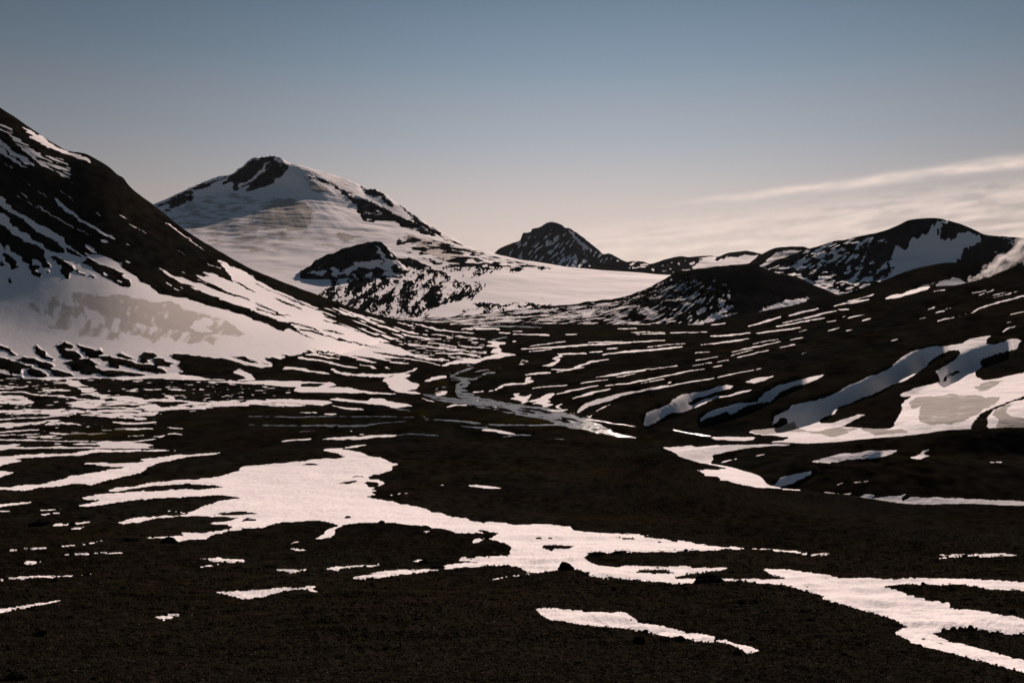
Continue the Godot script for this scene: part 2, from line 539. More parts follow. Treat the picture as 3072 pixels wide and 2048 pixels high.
# ==================================================================== relief and snow
func relief(key: String, p: Vector3, bare: float) -> float:
	var d := -p.z
	match key:
		"G":
			var near := clampf((d - 6.0) / 20.0, 0.0, 1.0)
			return near * 0.2 * soft.get_noise_2d(p.x * 0.07 + 5.0, p.z * 0.3) * clampf(60.0 / d, 0.35, 1.0) + near * (0.35 * soft.get_noise_2d(p.x * 0.06, p.z * 0.05) + 0.5 * clampf((d - 60.0) / 150.0, 0.0, 1.0) * soft.get_noise_2d(p.x * 0.02, p.z * 0.035)) + 0.07 * near * rough.get_noise_2d(p.x * 0.5, p.z * 0.5) + 0.02 * rough.get_noise_2d(p.x * 4.0, p.z * 4.0)
		"V":
			var rise := clampf((p.y + 66.0) / 8.0, 0.1, 1.0)
			return rise * (0.9 * soft.get_noise_2d(p.x * 0.02, p.z * 0.008) + 0.35 * rough.get_noise_2d(p.x * 0.06, p.z * 0.04))
		"H":
			return 0.6 * soft.get_noise_2d(p.x * 0.03, p.z * 0.03) + 0.12 * rough.get_noise_2d(p.x * 0.4, p.z * 0.4)
		"M":
			return (0.12 + 0.88 * bare) * (1.6 * soft.get_noise_2d(p.x * 0.012, p.z * 0.006) + 0.6 * rough.get_noise_2d(p.x * 0.05, p.z * 0.03)) + bare * 1.0
		"C":
			var q := p - Vector3(530, 0, -2250)
			var a := atan2(q.x, q.z)
			return 2.0 * rough.get_noise_2d(p.x * 0.02, p.z * 0.012) + 0.5 * rough.get_noise_2d(a * 40.0, q.length() * 0.006)
		"E":
			return 1.0 * soft.get_noise_2d(p.x * 0.02, p.z * 0.02)
		"R":
			return 9.0 * rough.get_noise_2d(p.x * 0.006, p.z * 0.006) * clampf(1.0 - (p.y - 120.0) / 90.0, 0.25, 1.0) + bare * 2.0
		"N":
			return 7.0 * rough.get_noise_3d(p.x * 0.02, p.y * 0.02, p.z * 0.02)
		"B":
			var up := clampf(p.y / 450.0, 0.0, 1.0)
			var q := Vector2(p.x + 1310.0, p.z + 5500.0)
			var ribs := soft.get_noise_2d(q.angle() * 22.0, q.length() * 0.0016)
			return 1.6 * up * ribs + 3.0 * up * soft.get_noise_2d(p.x * 0.0025, p.y * 0.05 + p.x * 0.004) + (3.0 + 7.0 * up) * soft.get_noise_2d(p.x * 0.003, p.z * 0.003) + bare * (5.0 + 22.0 * up) * absf(rough.get_noise_3d(p.x * 0.02, p.y * 0.02, p.z * 0.02)) - bare * up * 4.0
		"P":
			var q := Vector2(p.x - 360.0, p.z + 9000.0)
			return 14.0 * rough.get_noise_2d(q.angle() * 9.0, q.length() * 0.001) + 6.0 * rough.get_noise_3d(p.x * 0.01, p.y * 0.01, p.z * 0.01)
	return 8.0 * rough.get_noise_2d(p.x * 0.004, p.z * 0.004)


func patchy(key: String, p: Vector3, ragged: float, x: float, y: float) -> float:   # -1..1, what decides where snow held on
	var d := -p.z
	if key in ["G", "V", "H"]:
		var t := log(d / 20.0) / log(2.5)
		var k := floorf(t)
		var f := 2.2 / pow(2.5, k)
		var pick := rough if ragged > 0.0 else soft
		var a := pick.get_noise_2d(p.x * f, p.z * f)
		f /= 2.5
		var b := pick.get_noise_2d(p.x * f + 40.0, p.z * f)
		return 1.9 * lerpf(a, b, t - k)
	if key == "M":
		if ragged > 0.3:
			return 1.9 * rough.get_noise_2d((x * 0.93 + y * 0.36) / 150.0, (y * 0.93 - x * 0.36) / 11.0)
		return 1.9 * rough.get_noise_3d(p.x * 0.08, p.y * 0.08, p.z * 0.03)
	if key == "C":
		var q := Vector2(p.x - 530.0, p.z + 2250.0)
		return 1.5 * rough.get_noise_2d(q.angle() * 48.0, q.length() * 0.012) + 1.0 * soft.get_noise_2d(p.x * 0.014, p.z * 0.014)
	if key == "R":
		var q := Vector2(p.x - 1700.0, p.z + 3700.0)
		return 1.5 * rough.get_noise_2d(q.angle() * 44.0, q.length() * 0.010) + 1.1 * soft.get_noise_2d(p.x * 0.008, p.z * 0.008)
	if key == "P":
		return 1.9 * rough.get_noise_2d((x + y * 0.8) / 16.0, (y - x * 0.4) / 60.0)
	if key == "B":
		if y > 800.0:
			return 1.3 * rough.get_noise_2d((x + 0.6 * y) / 6.5, (y - 0.3 * x) / 16.0) + 1.8 * soft.get_noise_2d((x + 0.8 * y) / 40.0, y / 60.0)
		return 1.4 * rough.get_noise_3d(p.x * 0.014, p.y * 0.024, p.z * 0.006) + 0.8 * soft.get_noise_3d(p.x * 0.004, p.y * 0.008, p.z * 0.002)
	return 1.9 * rough.get_noise_3d(p.x * 0.02, p.y * 0.03, p.z * 0.008)


func dress(key: String, called: String, label: String, bare_look: Material, place: String) -> void:
	var l: Land = lands[key]
	var n := l.pos.size()
	var x_lo := maxf(l.xs[0], -PAD - 80.0)
	var x_hi := minf(l.xs[l.cols - 1], 3072.0 + PAD)
	var y_lo := 1e9
	var y_hi := -1e9
	for i in range(0, n, 7):
		var p := l.pos[i]
		var y := HY + p.y / p.z * F
		y_lo = minf(y_lo, y)
		y_hi = maxf(y_hi, y)
	y_lo = maxf(y_lo - 20.0, 100.0)
	y_hi = minf(y_hi + 20.0, 2200.0)
	var s := survey(key, x_lo, x_hi, y_lo, y_hi)
	l.py.resize(n)
	l.snow.resize(n)
	l.tint.resize(n)
	l.tone.resize(n)
	l.owner.resize(n)
	l.nor.resize(n)
	var wet := key == "V"
	if wet:
		l.water.resize(n)
	var rocky := key in ["B", "R", "M"]
	var warp: float = {"G": 0.55, "V": 0.5, "H": 0.5, "M": 0.7, "B": 1.2, "R": 1.2, "C": 0.9, "N": 1.0, "P": 0.3}.get(key, 0.6)
	for i in n:
		var p := l.pos[i]
		var x := l.xs[i % l.cols]
		var fx := (x - s.x0) * 0.5 - 0.25
		var y := HY + p.y / p.z * F
		var bare := 0.0
		if rocky:
			bare = 1.0 - look(s.b_share, s.hw, s.hh, fx, (y - s.y0) * s.fy - 0.5)
		p.y += relief(key, p, bare)
		if key == "V" or key == "H":
			p.y += (height(s.heights, s.rw, s.rh, (x - s.x0) * 0.25 - 0.5, (y - s.y0) * 0.25 - 0.5) - 0.5) * 20.0
		y = HY + p.y / p.z * F
		var fy := (y - s.y0) * s.fy - 0.5
		if warp > 0.0 and x > -60.0 and x < 3132.0:
			fx += warp * 3.5 * patchy(key, p + Vector3(77, 0, 0), 0.0, x + 300.0, y)
			var speck := patchy(key, p, 0.0, x, y)
			l.tone[i] = speck + rough.get_noise_2d(p.x * 90.0 / p.z, p.z * 0.6) if key == "G" else speck
			fy += warp * 2.2 * speck
		var m := look(s.b_share, s.hw, s.hh, fx, fy)
		if key == "G" or key == "H":
			m = minf(1.0, m * 1.25)
		var a := look(s.b_ragged, s.hw, s.hh, fx, fy)
		if absf(m - 0.5) < a:
			m += a * patchy(key, p, a, x, y)
		l.snow[i] = m
		l.tint[i] = look(s.b_tint, s.hw, s.hh, fx, fy)
		l.owner[i] = s.b_owner[clampi(int(y - s.y0), 0, s.h - 1) * s.w + clampi(int(x - s.x0), 0, s.w - 1)]
		if wet:
			var wm := look(s.b_water, s.hw, s.hh, fx, fy)
			if wm > 0.02:
				wm += 0.45 * patchy("V", p + Vector3(500, 0, 0), 0.5, x, y)
			l.water[i] = wm
		l.py[i] = y
		p.y += EYE
		l.pos[i] = p
	normals(l)

	# the bare ground
	var colors := PackedColorArray()
	colors.resize(n)
	for i in n:
		var p := l.pos[i]
		var v := clampf(1.0 + 0.5 * soft.get_noise_2d(p.x * 0.03, p.z * 0.012) + 0.55 * l.tone[i], 0.3, 2.2)
		var base := Color(0.0165, 0.0168, 0.015).lerp(Color(0.023, 0.0197, 0.0135), clampf(0.5 + soft.get_noise_2d(p.x * 0.011 + 9.0, p.z * 0.008), 0.0, 1.0))
		if key in ["B", "N", "P", "R"]:
			base = Color(0.0155, 0.0165, 0.0175)
		var moss: float = l.tint[i] * clampf(0.5 + 1.2 * soft.get_noise_2d(p.x * 0.05, p.z * 0.03), 0.0, 1.0)
		if key == "V" or key == "H":
			base = base.lerp(Color(0.036, 0.031, 0.008), moss)
		colors[i] = Color(base.r * v, base.g * v, base.b * v)
	var index := PackedInt32Array()
	var stride := 1 if place == "" else 2   # the ground under the fine snow sheets may be coarser
	var ground := Sheet.new()
	var rr := PackedInt32Array(range(0, l.rows - 1, stride))
	rr.append(l.rows - 1)
	var cc := PackedInt32Array(range(0, l.cols - 1, stride))
	cc.append(l.cols - 1)
	for r in rr:
		for c in cc:
			var o := r * l.cols + c
			ground.v.append(l.pos[o] + Vector3(0, l.pos[o].z * 0.0012 * smoothstep(0.6, 1.0, l.snow[o]), 0))   # pressed down a little under the snow
			ground.n.append(l.nor[o])
			ground.c.append(colors[o])
	for r in rr.size() - 1:
		for c in cc.size() - 1:
			var o := rr[r] * l.cols + cc[c]
			if place == "" and l.snow[o] > 0.9 and l.snow[o + 1] > 0.9 and l.snow[o + l.cols] > 0.9 and l.snow[o + l.cols + 1] > 0.9:
				continue
			var k := r * cc.size() + c
			var up := k + cc.size()
			index.append_array(PackedInt32Array([k, up, k + 1, k + 1, up, up + 1]))
	ground.i = index
	var node := mesh_node(called, ground, bare_look)
	node.set_meta("kind", "structure")
	node.set_meta("label", label)
	add_child(node)

	# the snow that lies on it
	var sheets := {}
	var near_look := snow_material(place == "foreground" or place == "hillocks")
	lay(l, l.snow, true, sheets)
	gather_crumbs(sheets)
	for who in sheets:
		if sheets[who].i.size() < 3:
			continue
		var patch := mesh_node("snow_patch", sheets[who], near_look)
		if who == 0:
			if place == "":
				patch.name = "snow_cover"
				node.add_child(patch, true)
				continue
			patch.name = numbered("scattered_snow")
			patch.set_meta("label", {"foreground": "scattered crumbs of snow on the foreground gravel", "valley": "broken thin stripes of melting snow on the valley floor", "hillocks": "crumbs of snow on the right hand hillocks", "left mountain": "fine broken snow stripes on the left mountainside"}[place])
			patch.set_meta("category", "snow")
			patch.set_meta("kind", "stuff")
		else:
			var named: Array = s.names[who - 1]
			patch.name = numbered("snow_patch")
			patch.set_meta("label", named[0])
			patch.set_meta("category", "snow patch")
			if named[1] != "":
				patch.set_meta("group", named[1])
		add_child(patch)
	if wet:
		var pools := {}
		lay(l, l.water, false, pools)
		if pools.has(0):
			var stream := mesh_node("stream", pools[0], water_material())
			stream.set_meta("kind", "structure")
			stream.set_meta("label", "braided meltwater stream glittering on the valley floor")
			add_child(stream)


func gather_crumbs(sheets: Dictionary) -> void:   # a patch is its one largest piece; what melted off it joins the scattered crumbs
	if not sheets.has(0):
		sheets[0] = Sheet.new()
	var rest: Sheet = sheets[0]
	for who in sheets:
		if who == 0:
			continue
		var s: Sheet = sheets[who]
		var root := PackedInt32Array(range(s.v.size()))
		for k in range(0, s.i.size(), 3):
			var a := find(root, s.i[k])
			for j in [1, 2]:
				var b := find(root, s.i[k + j])
				if a != b:
					root[b] = a
		var count := {}
		for k in range(0, s.i.size(), 3):
			var a := find(root, s.i[k])
			count[a] = count.get(a, 0) + 1
		if count.size() < 2:
			continue
		var best := -1
		for a in count:
			if best < 0 or count[a] > count[best]:
				best = a
		var kept := Sheet.new()
		var stays := {}
		var moved := {}
		for k in range(0, s.i.size(), 3):
			if find(root, s.i[k]) == best:
				for j in 3:
					var v := s.i[k + j]
					if not stays.has(v):
						stays[v] = kept.v.size()
						kept.v.append(s.v[v])
						kept.n.append(s.n[v])
						kept.c.append(s.c[v])
					kept.i.append(stays[v])
				continue
			for j in 3:
				var v := s.i[k + j]
				if not moved.has(v):
					moved[v] = rest.v.size()
					rest.v.append(s.v[v])
					rest.n.append(s.n[v])
					rest.c.append(s.c[v])
				rest.i.append(moved[v])
		sheets[who] = kept


func find(root: PackedInt32Array, k: int) -> int:
	while root[k] != k:
		k = root[k]
	return k


func normals(l: Land) -> void:
	for r in l.rows:
		var ra := maxi(r - 1, 0) * l.cols
		var rb := mini(r + 1, l.rows - 1) * l.cols
		for c in l.cols:
			var across := l.pos[r * l.cols + mini(c + 1, l.cols - 1)] - l.pos[r * l.cols + maxi(c - 1, 0)]
			var along := l.pos[rb + c] - l.pos[ra + c]
			l.nor[r * l.cols + c] = across.cross(along).normalized()


func lay(l: Land, field: PackedFloat32Array, is_snow: bool, sheets: Dictionary) -> void:   # a sheet over the part of the ground where the field is above one half
	var quad := PackedInt32Array()
	quad.resize(4)
	for r in l.rows - 1:
		for c in l.cols - 1:
			var o := r * l.cols + c
			quad[0] = o
			quad[1] = o + l.cols
			quad[2] = o + l.cols + 1
			quad[3] = o + 1
			var inside := 0
			for k in 4:
				if field[quad[k]] >= 0.5:
					inside += 1
			if inside == 0:
				continue
			var who := 0
			if is_snow:
				for k in 4:
					if field[quad[k]] >= 0.5:
						who = maxi(who, l.owner[quad[k]])
				if who == 0 and inside < 4:
					for k in 4:
						who = maxi(who, l.owner[quad[k]])
			if not sheets.has(who):
				sheets[who] = Sheet.new()
			var s: Sheet = sheets[who]
			var ring := PackedInt32Array()
			for k in 4:
				var a := quad[k]
				var b := quad[(k + 1) % 4]
				if field[a] >= 0.5:
					if not s.known.has(a):
						s.known[a] = s.v.size()
						corner(l, s, field, a, a, 0.0, is_snow)
					ring.append(s.known[a])
				if (field[a] >= 0.5) != (field[b] >= 0.5):
					var key := -1 - 2 * mini(a, b) - (1 if absi(a - b) == 1 else 0)
					if not s.known.has(key):
						s.known[key] = s.v.size()
						corner(l, s, field, a, b, (0.5 - field[a]) / (field[b] - field[a]), is_snow)
					ring.append(s.known[key])
			for k in range(1, ring.size() - 1):
				s.i.append(ring[0])
				s.i.append(ring[k])
				s.i.append(ring[k + 1])


func corner(l: Land, s: Sheet, field: PackedFloat32Array, a: int, b: int, t: float, is_snow: bool) -> void:
	var p := l.pos[a].lerp(l.pos[b], t)
	var d := -p.z
	if not is_snow:
		s.v.append(p + Vector3(0, 0.05 if a == b else -0.02, 0))
		s.n.append(Vector3.UP)
		s.c.append(Color.WHITE)
		return
	var thick := clampf(d * 0.0005, 0.025, 1.0)
	var depth := -d * 0.00012
	if a == b:
		depth += thick * smoothstep(0.0, 0.45, field[a] - 0.5)
	s.v.append(p + Vector3(0, depth, 0))
	s.n.append(l.nor[a].lerp(l.nor[b], t).normalized())
	var dirt := lerpf(l.tint[a], l.tint[b], t)
	var white := Color(0.76, 0.745, 0.75)
	if dirt > 0.02:
		var g := smoothstep(0.38, 0.72, dirt * 0.9 + 0.6 * dirt_noise(l.key, p))
		white = white.lerp({"V": Color(0.2, 0.195, 0.175), "B": Color(0.38, 0.35, 0.315)}.get(l.key, Color(0.47, 0.44, 0.4)), g)
	else:
		var w := 1.0 + 0.05 * rough.get_noise_3d(p.x * 40.0 / d, p.y * 3.0, p.z * 8.0 / d + p.z * 0.02)
		white = Color(white.r * w, white.g * w, white.b * w)
	s.c.append(white)


func dirt_noise(key: String, p: Vector3) -> float:   # ash lies in streaks down the slope
	if key == "M":
		return rough.get_noise_2d((p.y + 0.7 * p.x) * 0.11, (p.x - p.y) * 0.022)
	if key == "B":
		return rough.get_noise_3d(p.x * 0.009, p.y * 0.05, p.z * 0.004)
	var f := 0.09 if key == "V" else 0.006
	return rough.get_noise_3d(p.x * f, p.y * f * 2.0, p.z * f * 0.6)


func mesh_node(called: String, s: Sheet, m: Material) -> MeshInstance3D:
	var arrays := []
	arrays.resize(Mesh.ARRAY_MAX)
	arrays[Mesh.ARRAY_VERTEX] = s.v
	arrays[Mesh.ARRAY_NORMAL] = s.n
	if s.c.size():
		arrays[Mesh.ARRAY_COLOR] = s.c
	arrays[Mesh.ARRAY_INDEX] = s.i
	var mesh := ArrayMesh.new()
	mesh.add_surface_from_arrays(Mesh.PRIMITIVE_TRIANGLES, arrays)
	mesh.surface_set_material(0, m)
	var o := MeshInstance3D.new()
	o.name = called
	o.mesh = mesh
	return o


func numbered(called: String) -> String:
	used[called] = used.get(called, -1) + 1
	return called if used[called] == 0 else "%s_%03d" % [called, used[called]]


# ==================================================================== materials
var texture_cache := {}


func grain(key: String, freq: float, octaves: int, dark: Color, light: Color, normal_map := false, strength := 4.0, pinch := 0.0) -> NoiseTexture2D:
	if texture_cache.has(key):
		return texture_cache[key]
	var t := NoiseTexture2D.new()
	t.width = 512
	t.height = 512
	t.seamless = true
	var n := noise(hash(key) % 997, FastNoiseLite.TYPE_SIMPLEX, octaves)
	n.frequency = freq
	t.noise = n
	if normal_map:
		t.as_normal_map = true
		t.bump_strength = strength
	else:
		var g := Gradient.new()
		g.set_color(0, dark)
		g.set_color(1, light)
		g.set_offset(0, pinch)
		g.set_offset(1, 1.0 - pinch)
		t.color_ramp = g
	texture_cache[key] = t
	return t


func sand_material(scale_: float) -> StandardMaterial3D:
	var m := StandardMaterial3D.new()
	m.vertex_color_use_as_albedo = true
	m.albedo_texture = grain("sand_tone", 0.09, 5, Color(0.32, 0.3, 0.27), Color(1, 1, 1), false, 4.0, 0.3)
	m.normal_enabled = true
	m.normal_texture = grain("sand_relief", 0.08, 5, Color.BLACK, Color.WHITE, true, 9.0)
	m.normal_scale = 1.0
	m.uv1_triplanar = true
	m.uv1_world_triplanar = true
	m.uv1_scale = Vector3.ONE * scale_
	m.roughness = 1.0
	m.specular_mode = BaseMaterial3D.SPECULAR_DISABLED
	return m


func rock_material(scale_: float) -> StandardMaterial3D:
	var m := sand_material(scale_)
	return m


var snow_cache := {}


func snow_material(near: bool) -> StandardMaterial3D:
	if snow_cache.has(near):
		return snow_cache[near]
	var m := StandardMaterial3D.new()
	m.vertex_color_use_as_albedo = true
	m.albedo_texture = grain("snow_tone", 0.02, 5, Color(0.93, 0.93, 0.93), Color(1, 1, 1))
	m.normal_enabled = true
	m.normal_texture = grain("snow_relief", 0.025, 5, Color.BLACK, Color.WHITE, true, 5.0)
	m.normal_scale = 0.8 if near else 0.22
	m.uv1_triplanar = true
	m.uv1_world_triplanar = true
	m.uv1_scale = Vector3.ONE * (0.5 if near else 0.03)
	m.roughness = 0.9
	m.metallic_specular = 0.2
	snow_cache[near] = m
	return m


func water_material() -> StandardMaterial3D:
	var m := StandardMaterial3D.new()
	m.albedo_color = Color(0.13, 0.14, 0.15)
	m.roughness = 0.14
	m.metallic_specular = 0.4
	m.normal_enabled = true
	m.normal_texture = grain("water_relief", 0.03, 4, Color.BLACK, Color.WHITE, true, 8.0)
	m.normal_scale = 0.42
	m.uv1_triplanar = true
	m.uv1_world_triplanar = true
	m.uv1_scale = Vector3.ONE * 0.1
	return m


func stone_material(c: Color) -> StandardMaterial3D:
	var m := sand_material(1.5)
	m.vertex_color_use_as_albedo = true
	m.albedo_color = c
	return m


# ==================================================================== stones
func ground_at(key: String, x: float, y: float) -> Vector3:   # the ground met by a sight line
	var l: Land = lands[key]
	var c := 0
	while c < l.cols - 1 and l.xs[c + 1] <= x:
		c += 1
	for r in range(1, l.rows):
		var i := r * l.cols + c
		if l.py[i] <= y:
			var j := i - l.cols
			var t := (l.py[j] - y) / maxf(l.py[j] - l.py[i], 1e-4)
			var p := l.pos[j].lerp(l.pos[i], clampf(t, 0.0, 1.0))
			p.x = -p.z * (x - CX) / F
			return p
	return Vector3.INF


func stone_mesh(seed_: int, size: Vector3, rings: int, sides: int, sharp: float) -> ArrayMesh:
	var st := SurfaceTool.new()
	st.begin(Mesh.PRIMITIVE_TRIANGLES)
	st.set_smooth_group(-1)
	var pts := []
	for r in rings + 1:
		var row := []
		for k in sides:
			var up := PI * r / rings
			var turn := TAU * k / sides
			var q := Vector3(sin(up) * cos(turn), cos(up), sin(up) * sin(turn))
			var bulge := 1.0 + sharp * 0.9 * soft.get_noise_3d(q.x * 0.9 + seed_ * 3.1, q.y * 0.9, q.z * 0.9) + sharp * 0.35 * rough.get_noise_3d(q.x * 2.2, q.y * 2.2 + seed_ * 1.7, q.z * 2.2)
			q *= bulge
			if q.y < -0.25:
				q.y = -0.25 + (q.y + 0.25) * 0.3
			row.append(q * size)
		pts.append(row)
	for r in rings:
		for k in sides:
			var a: Vector3 = pts[r][k]
			var b: Vector3 = pts[r][(k + 1) % sides]
			var c: Vector3 = pts[r + 1][k]
			var d: Vector3 = pts[r + 1][(k + 1) % sides]
			if r > 0:
				for q in [a, c, b]:
					st.set_color(Color.WHITE)
					st.add_vertex(q)
			if r < rings - 1:
				for q in [b, c, d]:
					st.set_color(Color.WHITE)
					st.add_vertex(q)
	st.generate_normals()
	return st.commit()


func rocks() -> void:
	var dark := Color(0.014, 0.013, 0.012)
	for o in BOULDERS:
		var p := ground_at("G", o[0], o[1])
		if not p.is_finite():
			continue
		var d := -p.z
		var wide: float = o[2] * d / F
		var tall: float = o[3] * d / F
		var node := MeshInstance3D.new()
		node.name = numbered("boulder")
		node.mesh = stone_mesh(int(o[0]), Vector3(wide * 0.5, tall * 0.92, wide * 0.42), 14, 20, 0.42)
		var c: Color = {"dark": dark, "brown": Color(0.024, 0.019, 0.013), "pale": Color(0.36, 0.25, 0.19), "tan": Color(0.06, 0.045, 0.03)}[o[4]]
		node.mesh.surface_set_material(0, stone_material(c.linear_to_srgb()))
		node.position = p + Vector3(0, tall * 0.05, 0)
		node.rotation.y = fmod(o[0] * 0.37, TAU) if o[2] < 30 else fmod(o[0] * 0.37, 0.5)
		node.set_meta("label", o[5])
		node.set_meta("category", "boulder" if o[2] > 25 else "stone")
		add_child(node)


func gravel() -> void:
	var l: Land = lands["G"]
	var rng := RandomNumberGenerator.new()
	rng.seed = 5
	var kinds := [["loose_gravel", Color(0.04, 0.036, 0.029), 85000, 1.0, "dark loose gravel strewn over the foreground slope"], ["olive_gravel", Color(0.085, 0.072, 0.042), 16000, 0.9, "olive brown gravel sprinkled over the foreground slope"], ["scattered_stones", Color(0.028, 0.026, 0.022), 900, 2.3, "larger dark stones half sunk in the foreground gravel"], ["pale_gravel", Color(0.24, 0.21, 0.175), 6000, 0.8, "scattered pale pebbles on the foreground slope"]]
	for kind in kinds:
		var places: Array[Transform3D] = []
		var tones := PackedColorArray()
		var tries := 0
		while places.size() < kind[2] and tries < kind[2] * 3:
			tries += 1
			var c := rng.randi_range(0, l.cols - 2)
			if l.xs[c] < -200.0 or l.xs[c] > 3270.0:
				continue
			var y := lerpf(1560.0, 2110.0, pow(rng.randf(), 0.75))
			# the row that is seen there
			var lo := 0
			var hi := l.rows - 1
			while hi - lo > 1:
				var mid := (lo + hi) / 2
				if l.py[mid * l.cols + c] > y:
					lo = mid
				else:
					hi = mid
			var i := lo * l.cols + c
			if l.snow[i] > 0.47 and rng.randf() > 0.004:
				continue
			var p := l.pos[i].lerp(l.pos[i + l.cols + 1], rng.randf())
			p.x = lerpf(l.pos[i].x, l.pos[i + 1].x, rng.randf())
			var d := -p.z
			var size: float = d / F * (3.4 + 8.0 * pow(rng.randf(), 5.0)) * kind[3]
			size = minf(size, 0.14 * kind[3])
			var b := Basis.from_euler(Vector3(rng.randf_range(-0.5, 0.5), rng.randf() * TAU, rng.randf_range(-0.5, 0.5))).scaled(Vector3(size, size * rng.randf_range(0.5, 0.95), size))
			places.append(Transform3D(b, p))
			var v := rng.randf_range(0.5, 1.4)
			tones.append(Color(v, v * rng.randf_range(0.92, 1.02), v * rng.randf_range(0.85, 1.0)))
		var mm := MultiMesh.new()
		mm.transform_format = MultiMesh.TRANSFORM_3D
		mm.use_colors = true
		mm.mesh = stone_mesh(91, Vector3(0.5, 0.4, 0.45), 4, 6, 0.5)
		mm.mesh.surface_set_material(0, stone_material(kind[1].linear_to_srgb()))
		mm.instance_count = places.size()
		for k in places.size():
			mm.set_instance_transform(k, places[k])
			mm.set_instance_color(k, tones[k])
		var node := MultiMeshInstance3D.new()
		node.name = kind[0]
		node.multimesh = mm
		node.set_meta("kind", "stuff")
		node.set_meta("label", kind[4])
		node.set_meta("category", "gravel")
		add_child(node)


# ==================================================================== steam
func steam() -> void:
	var rng := RandomNumberGenerator.new()
	rng.seed = 9
	plume("steam_plume", "white steam plume drifting up to the right behind the ridge", [Vector3(2886, 853, 4), Vector3(2908, 845, 9), Vector3(2940, 833, 13), Vector3(2972, 814, 20), Vector3(3003, 796, 27), Vector3(3035, 776, 32), Vector3(3068, 752, 36), Vector3(3110, 728, 42), Vector3(3170, 690, 50)], 930.0, 190, 0.11, rng)
	plume("steam_wisp", "faint low steam wisp over the bright snow strip on the ridge", [Vector3(2735, 880, 5), Vector3(2760, 868, 8), Vector3(2785, 858, 9), Vector3(2812, 850, 9), Vector3(2845, 843, 8)], 1010.0, 24, 0.03, rng)


func plume(called: String, label: String, path: Array, d: float, count: int, density: float, rng: RandomNumberGenerator) -> void:
	var node := Node3D.new()
	node.name = called
	node.position = at(path[0].x, path[0].y, d)
	node.set_meta("label", label)
	node.set_meta("category", "steam")
	add_child(node)
	var look_ := StandardMaterial3D.new()
	look_.transparency = BaseMaterial3D.TRANSPARENCY_ALPHA
	look_.albedo_color = Color(1, 1, 1, density)
	look_.roughness = 1.0
	look_.specular_mode = BaseMaterial3D.SPECULAR_DISABLED
	look_.backlight_enabled = true
	look_.backlight = Color(1, 1, 1)
	for k in count:
		var t := pow(rng.randf(), 0.8) * (path.size() - 1.001)
		var a: Vector3 = path[int(t)]
		var b: Vector3 = path[int(t) + 1]
		var q := a.lerp(b, t - int(t))
		var wide := q.z * d / F
		var p := at(q.x, q.y, d)
		var off := Vector3(rng.randfn(), rng.randfn(), rng.randfn()) * wide * 0.36
		var puff := MeshInstance3D.new()
		puff.name = "puff" if k == 0 else "puff_%03d" % k
		var size := wide * rng.randf_range(0.4, 1.0)
		puff.mesh = stone_mesh(k + 200, Vector3(size * 0.65, size * 0.5, size * 0.5), 9, 14, 0.5)
		puff.mesh.surface_set_material(0, look_)
		puff.rotation.z = 0.5
		puff.position = p + off - node.position
		node.add_child(puff)


# ==================================================================== sky
func sky_image() -> Image:
	var small := Image.create(360, 180, false, Image.FORMAT_RGBF)
	for j in 180:
		var up := PI * (0.5 - (j + 0.5) / 180.0)
		for i in 360:
			var turn := TAU * ((i + 0.5) / 360.0 - 0.5)
			var q := Vector3(sin(turn) * cos(up), sin(up), -cos(turn) * cos(up))
			small.set_pixel(i, j, clear_sky(q))
	var big: Image = small.duplicate()
	big.resize(3600, 1800, Image.INTERPOLATE_CUBIC)
	# thin veils of cirrus low on the right
	var veil := noise(71, FastNoiseLite.TYPE_SIMPLEX, 5)
	for j in range(760, 900):
		var el := 90.0 - (j + 0.5) / 10.0
		for i in range(1720, 2250):
			var az := (i + 0.5) / 10.0 - 180.0
			var tilt := el - az * 0.095
			var wisp := veil.get_noise_2d(az * 0.18, tilt * 1.9) + 0.4 * veil.get_noise_2d(az * 0.7 + 50.0, tilt * 4.0)
			# the upper bright band
			var band := exp(-pow((tilt - 4.0 - 0.09 * veil.get_noise_2d(az * 0.25, 9.0)) / (0.06 + 0.009 * az), 2.0)) * smoothstep(7.0, 15.0, az) * (1.0 - smoothstep(36.0, 44.0, az))
			var low := smoothstep(3.8, 2.5, tilt + 0.6 * wisp) * smoothstep(-4.0, 6.0, az) * (1.0 - smoothstep(36.0, 44.0, az))
			var a := clampf(band * (0.85 + 0.6 * wisp) * 0.85 + low * (0.36 + 0.6 * wisp), 0.0, 0.85)
			if a > 0.0:
				var c: Color = big.get_pixel(i, j)
				big.set_pixel(i, j, c.lerp(Color(0.64, 0.525, 0.465), a))
	var turned := Image.create(3600, 1800, false, Image.FORMAT_RGBF)   # a panorama begins straight ahead
	turned.blit_rect(big, Rect2i(1800, 0, 1800, 1800), Vector2i(0, 0))
	turned.blit_rect(big, Rect2i(0, 0, 1800, 1800), Vector2i(1800, 0))
	return turned


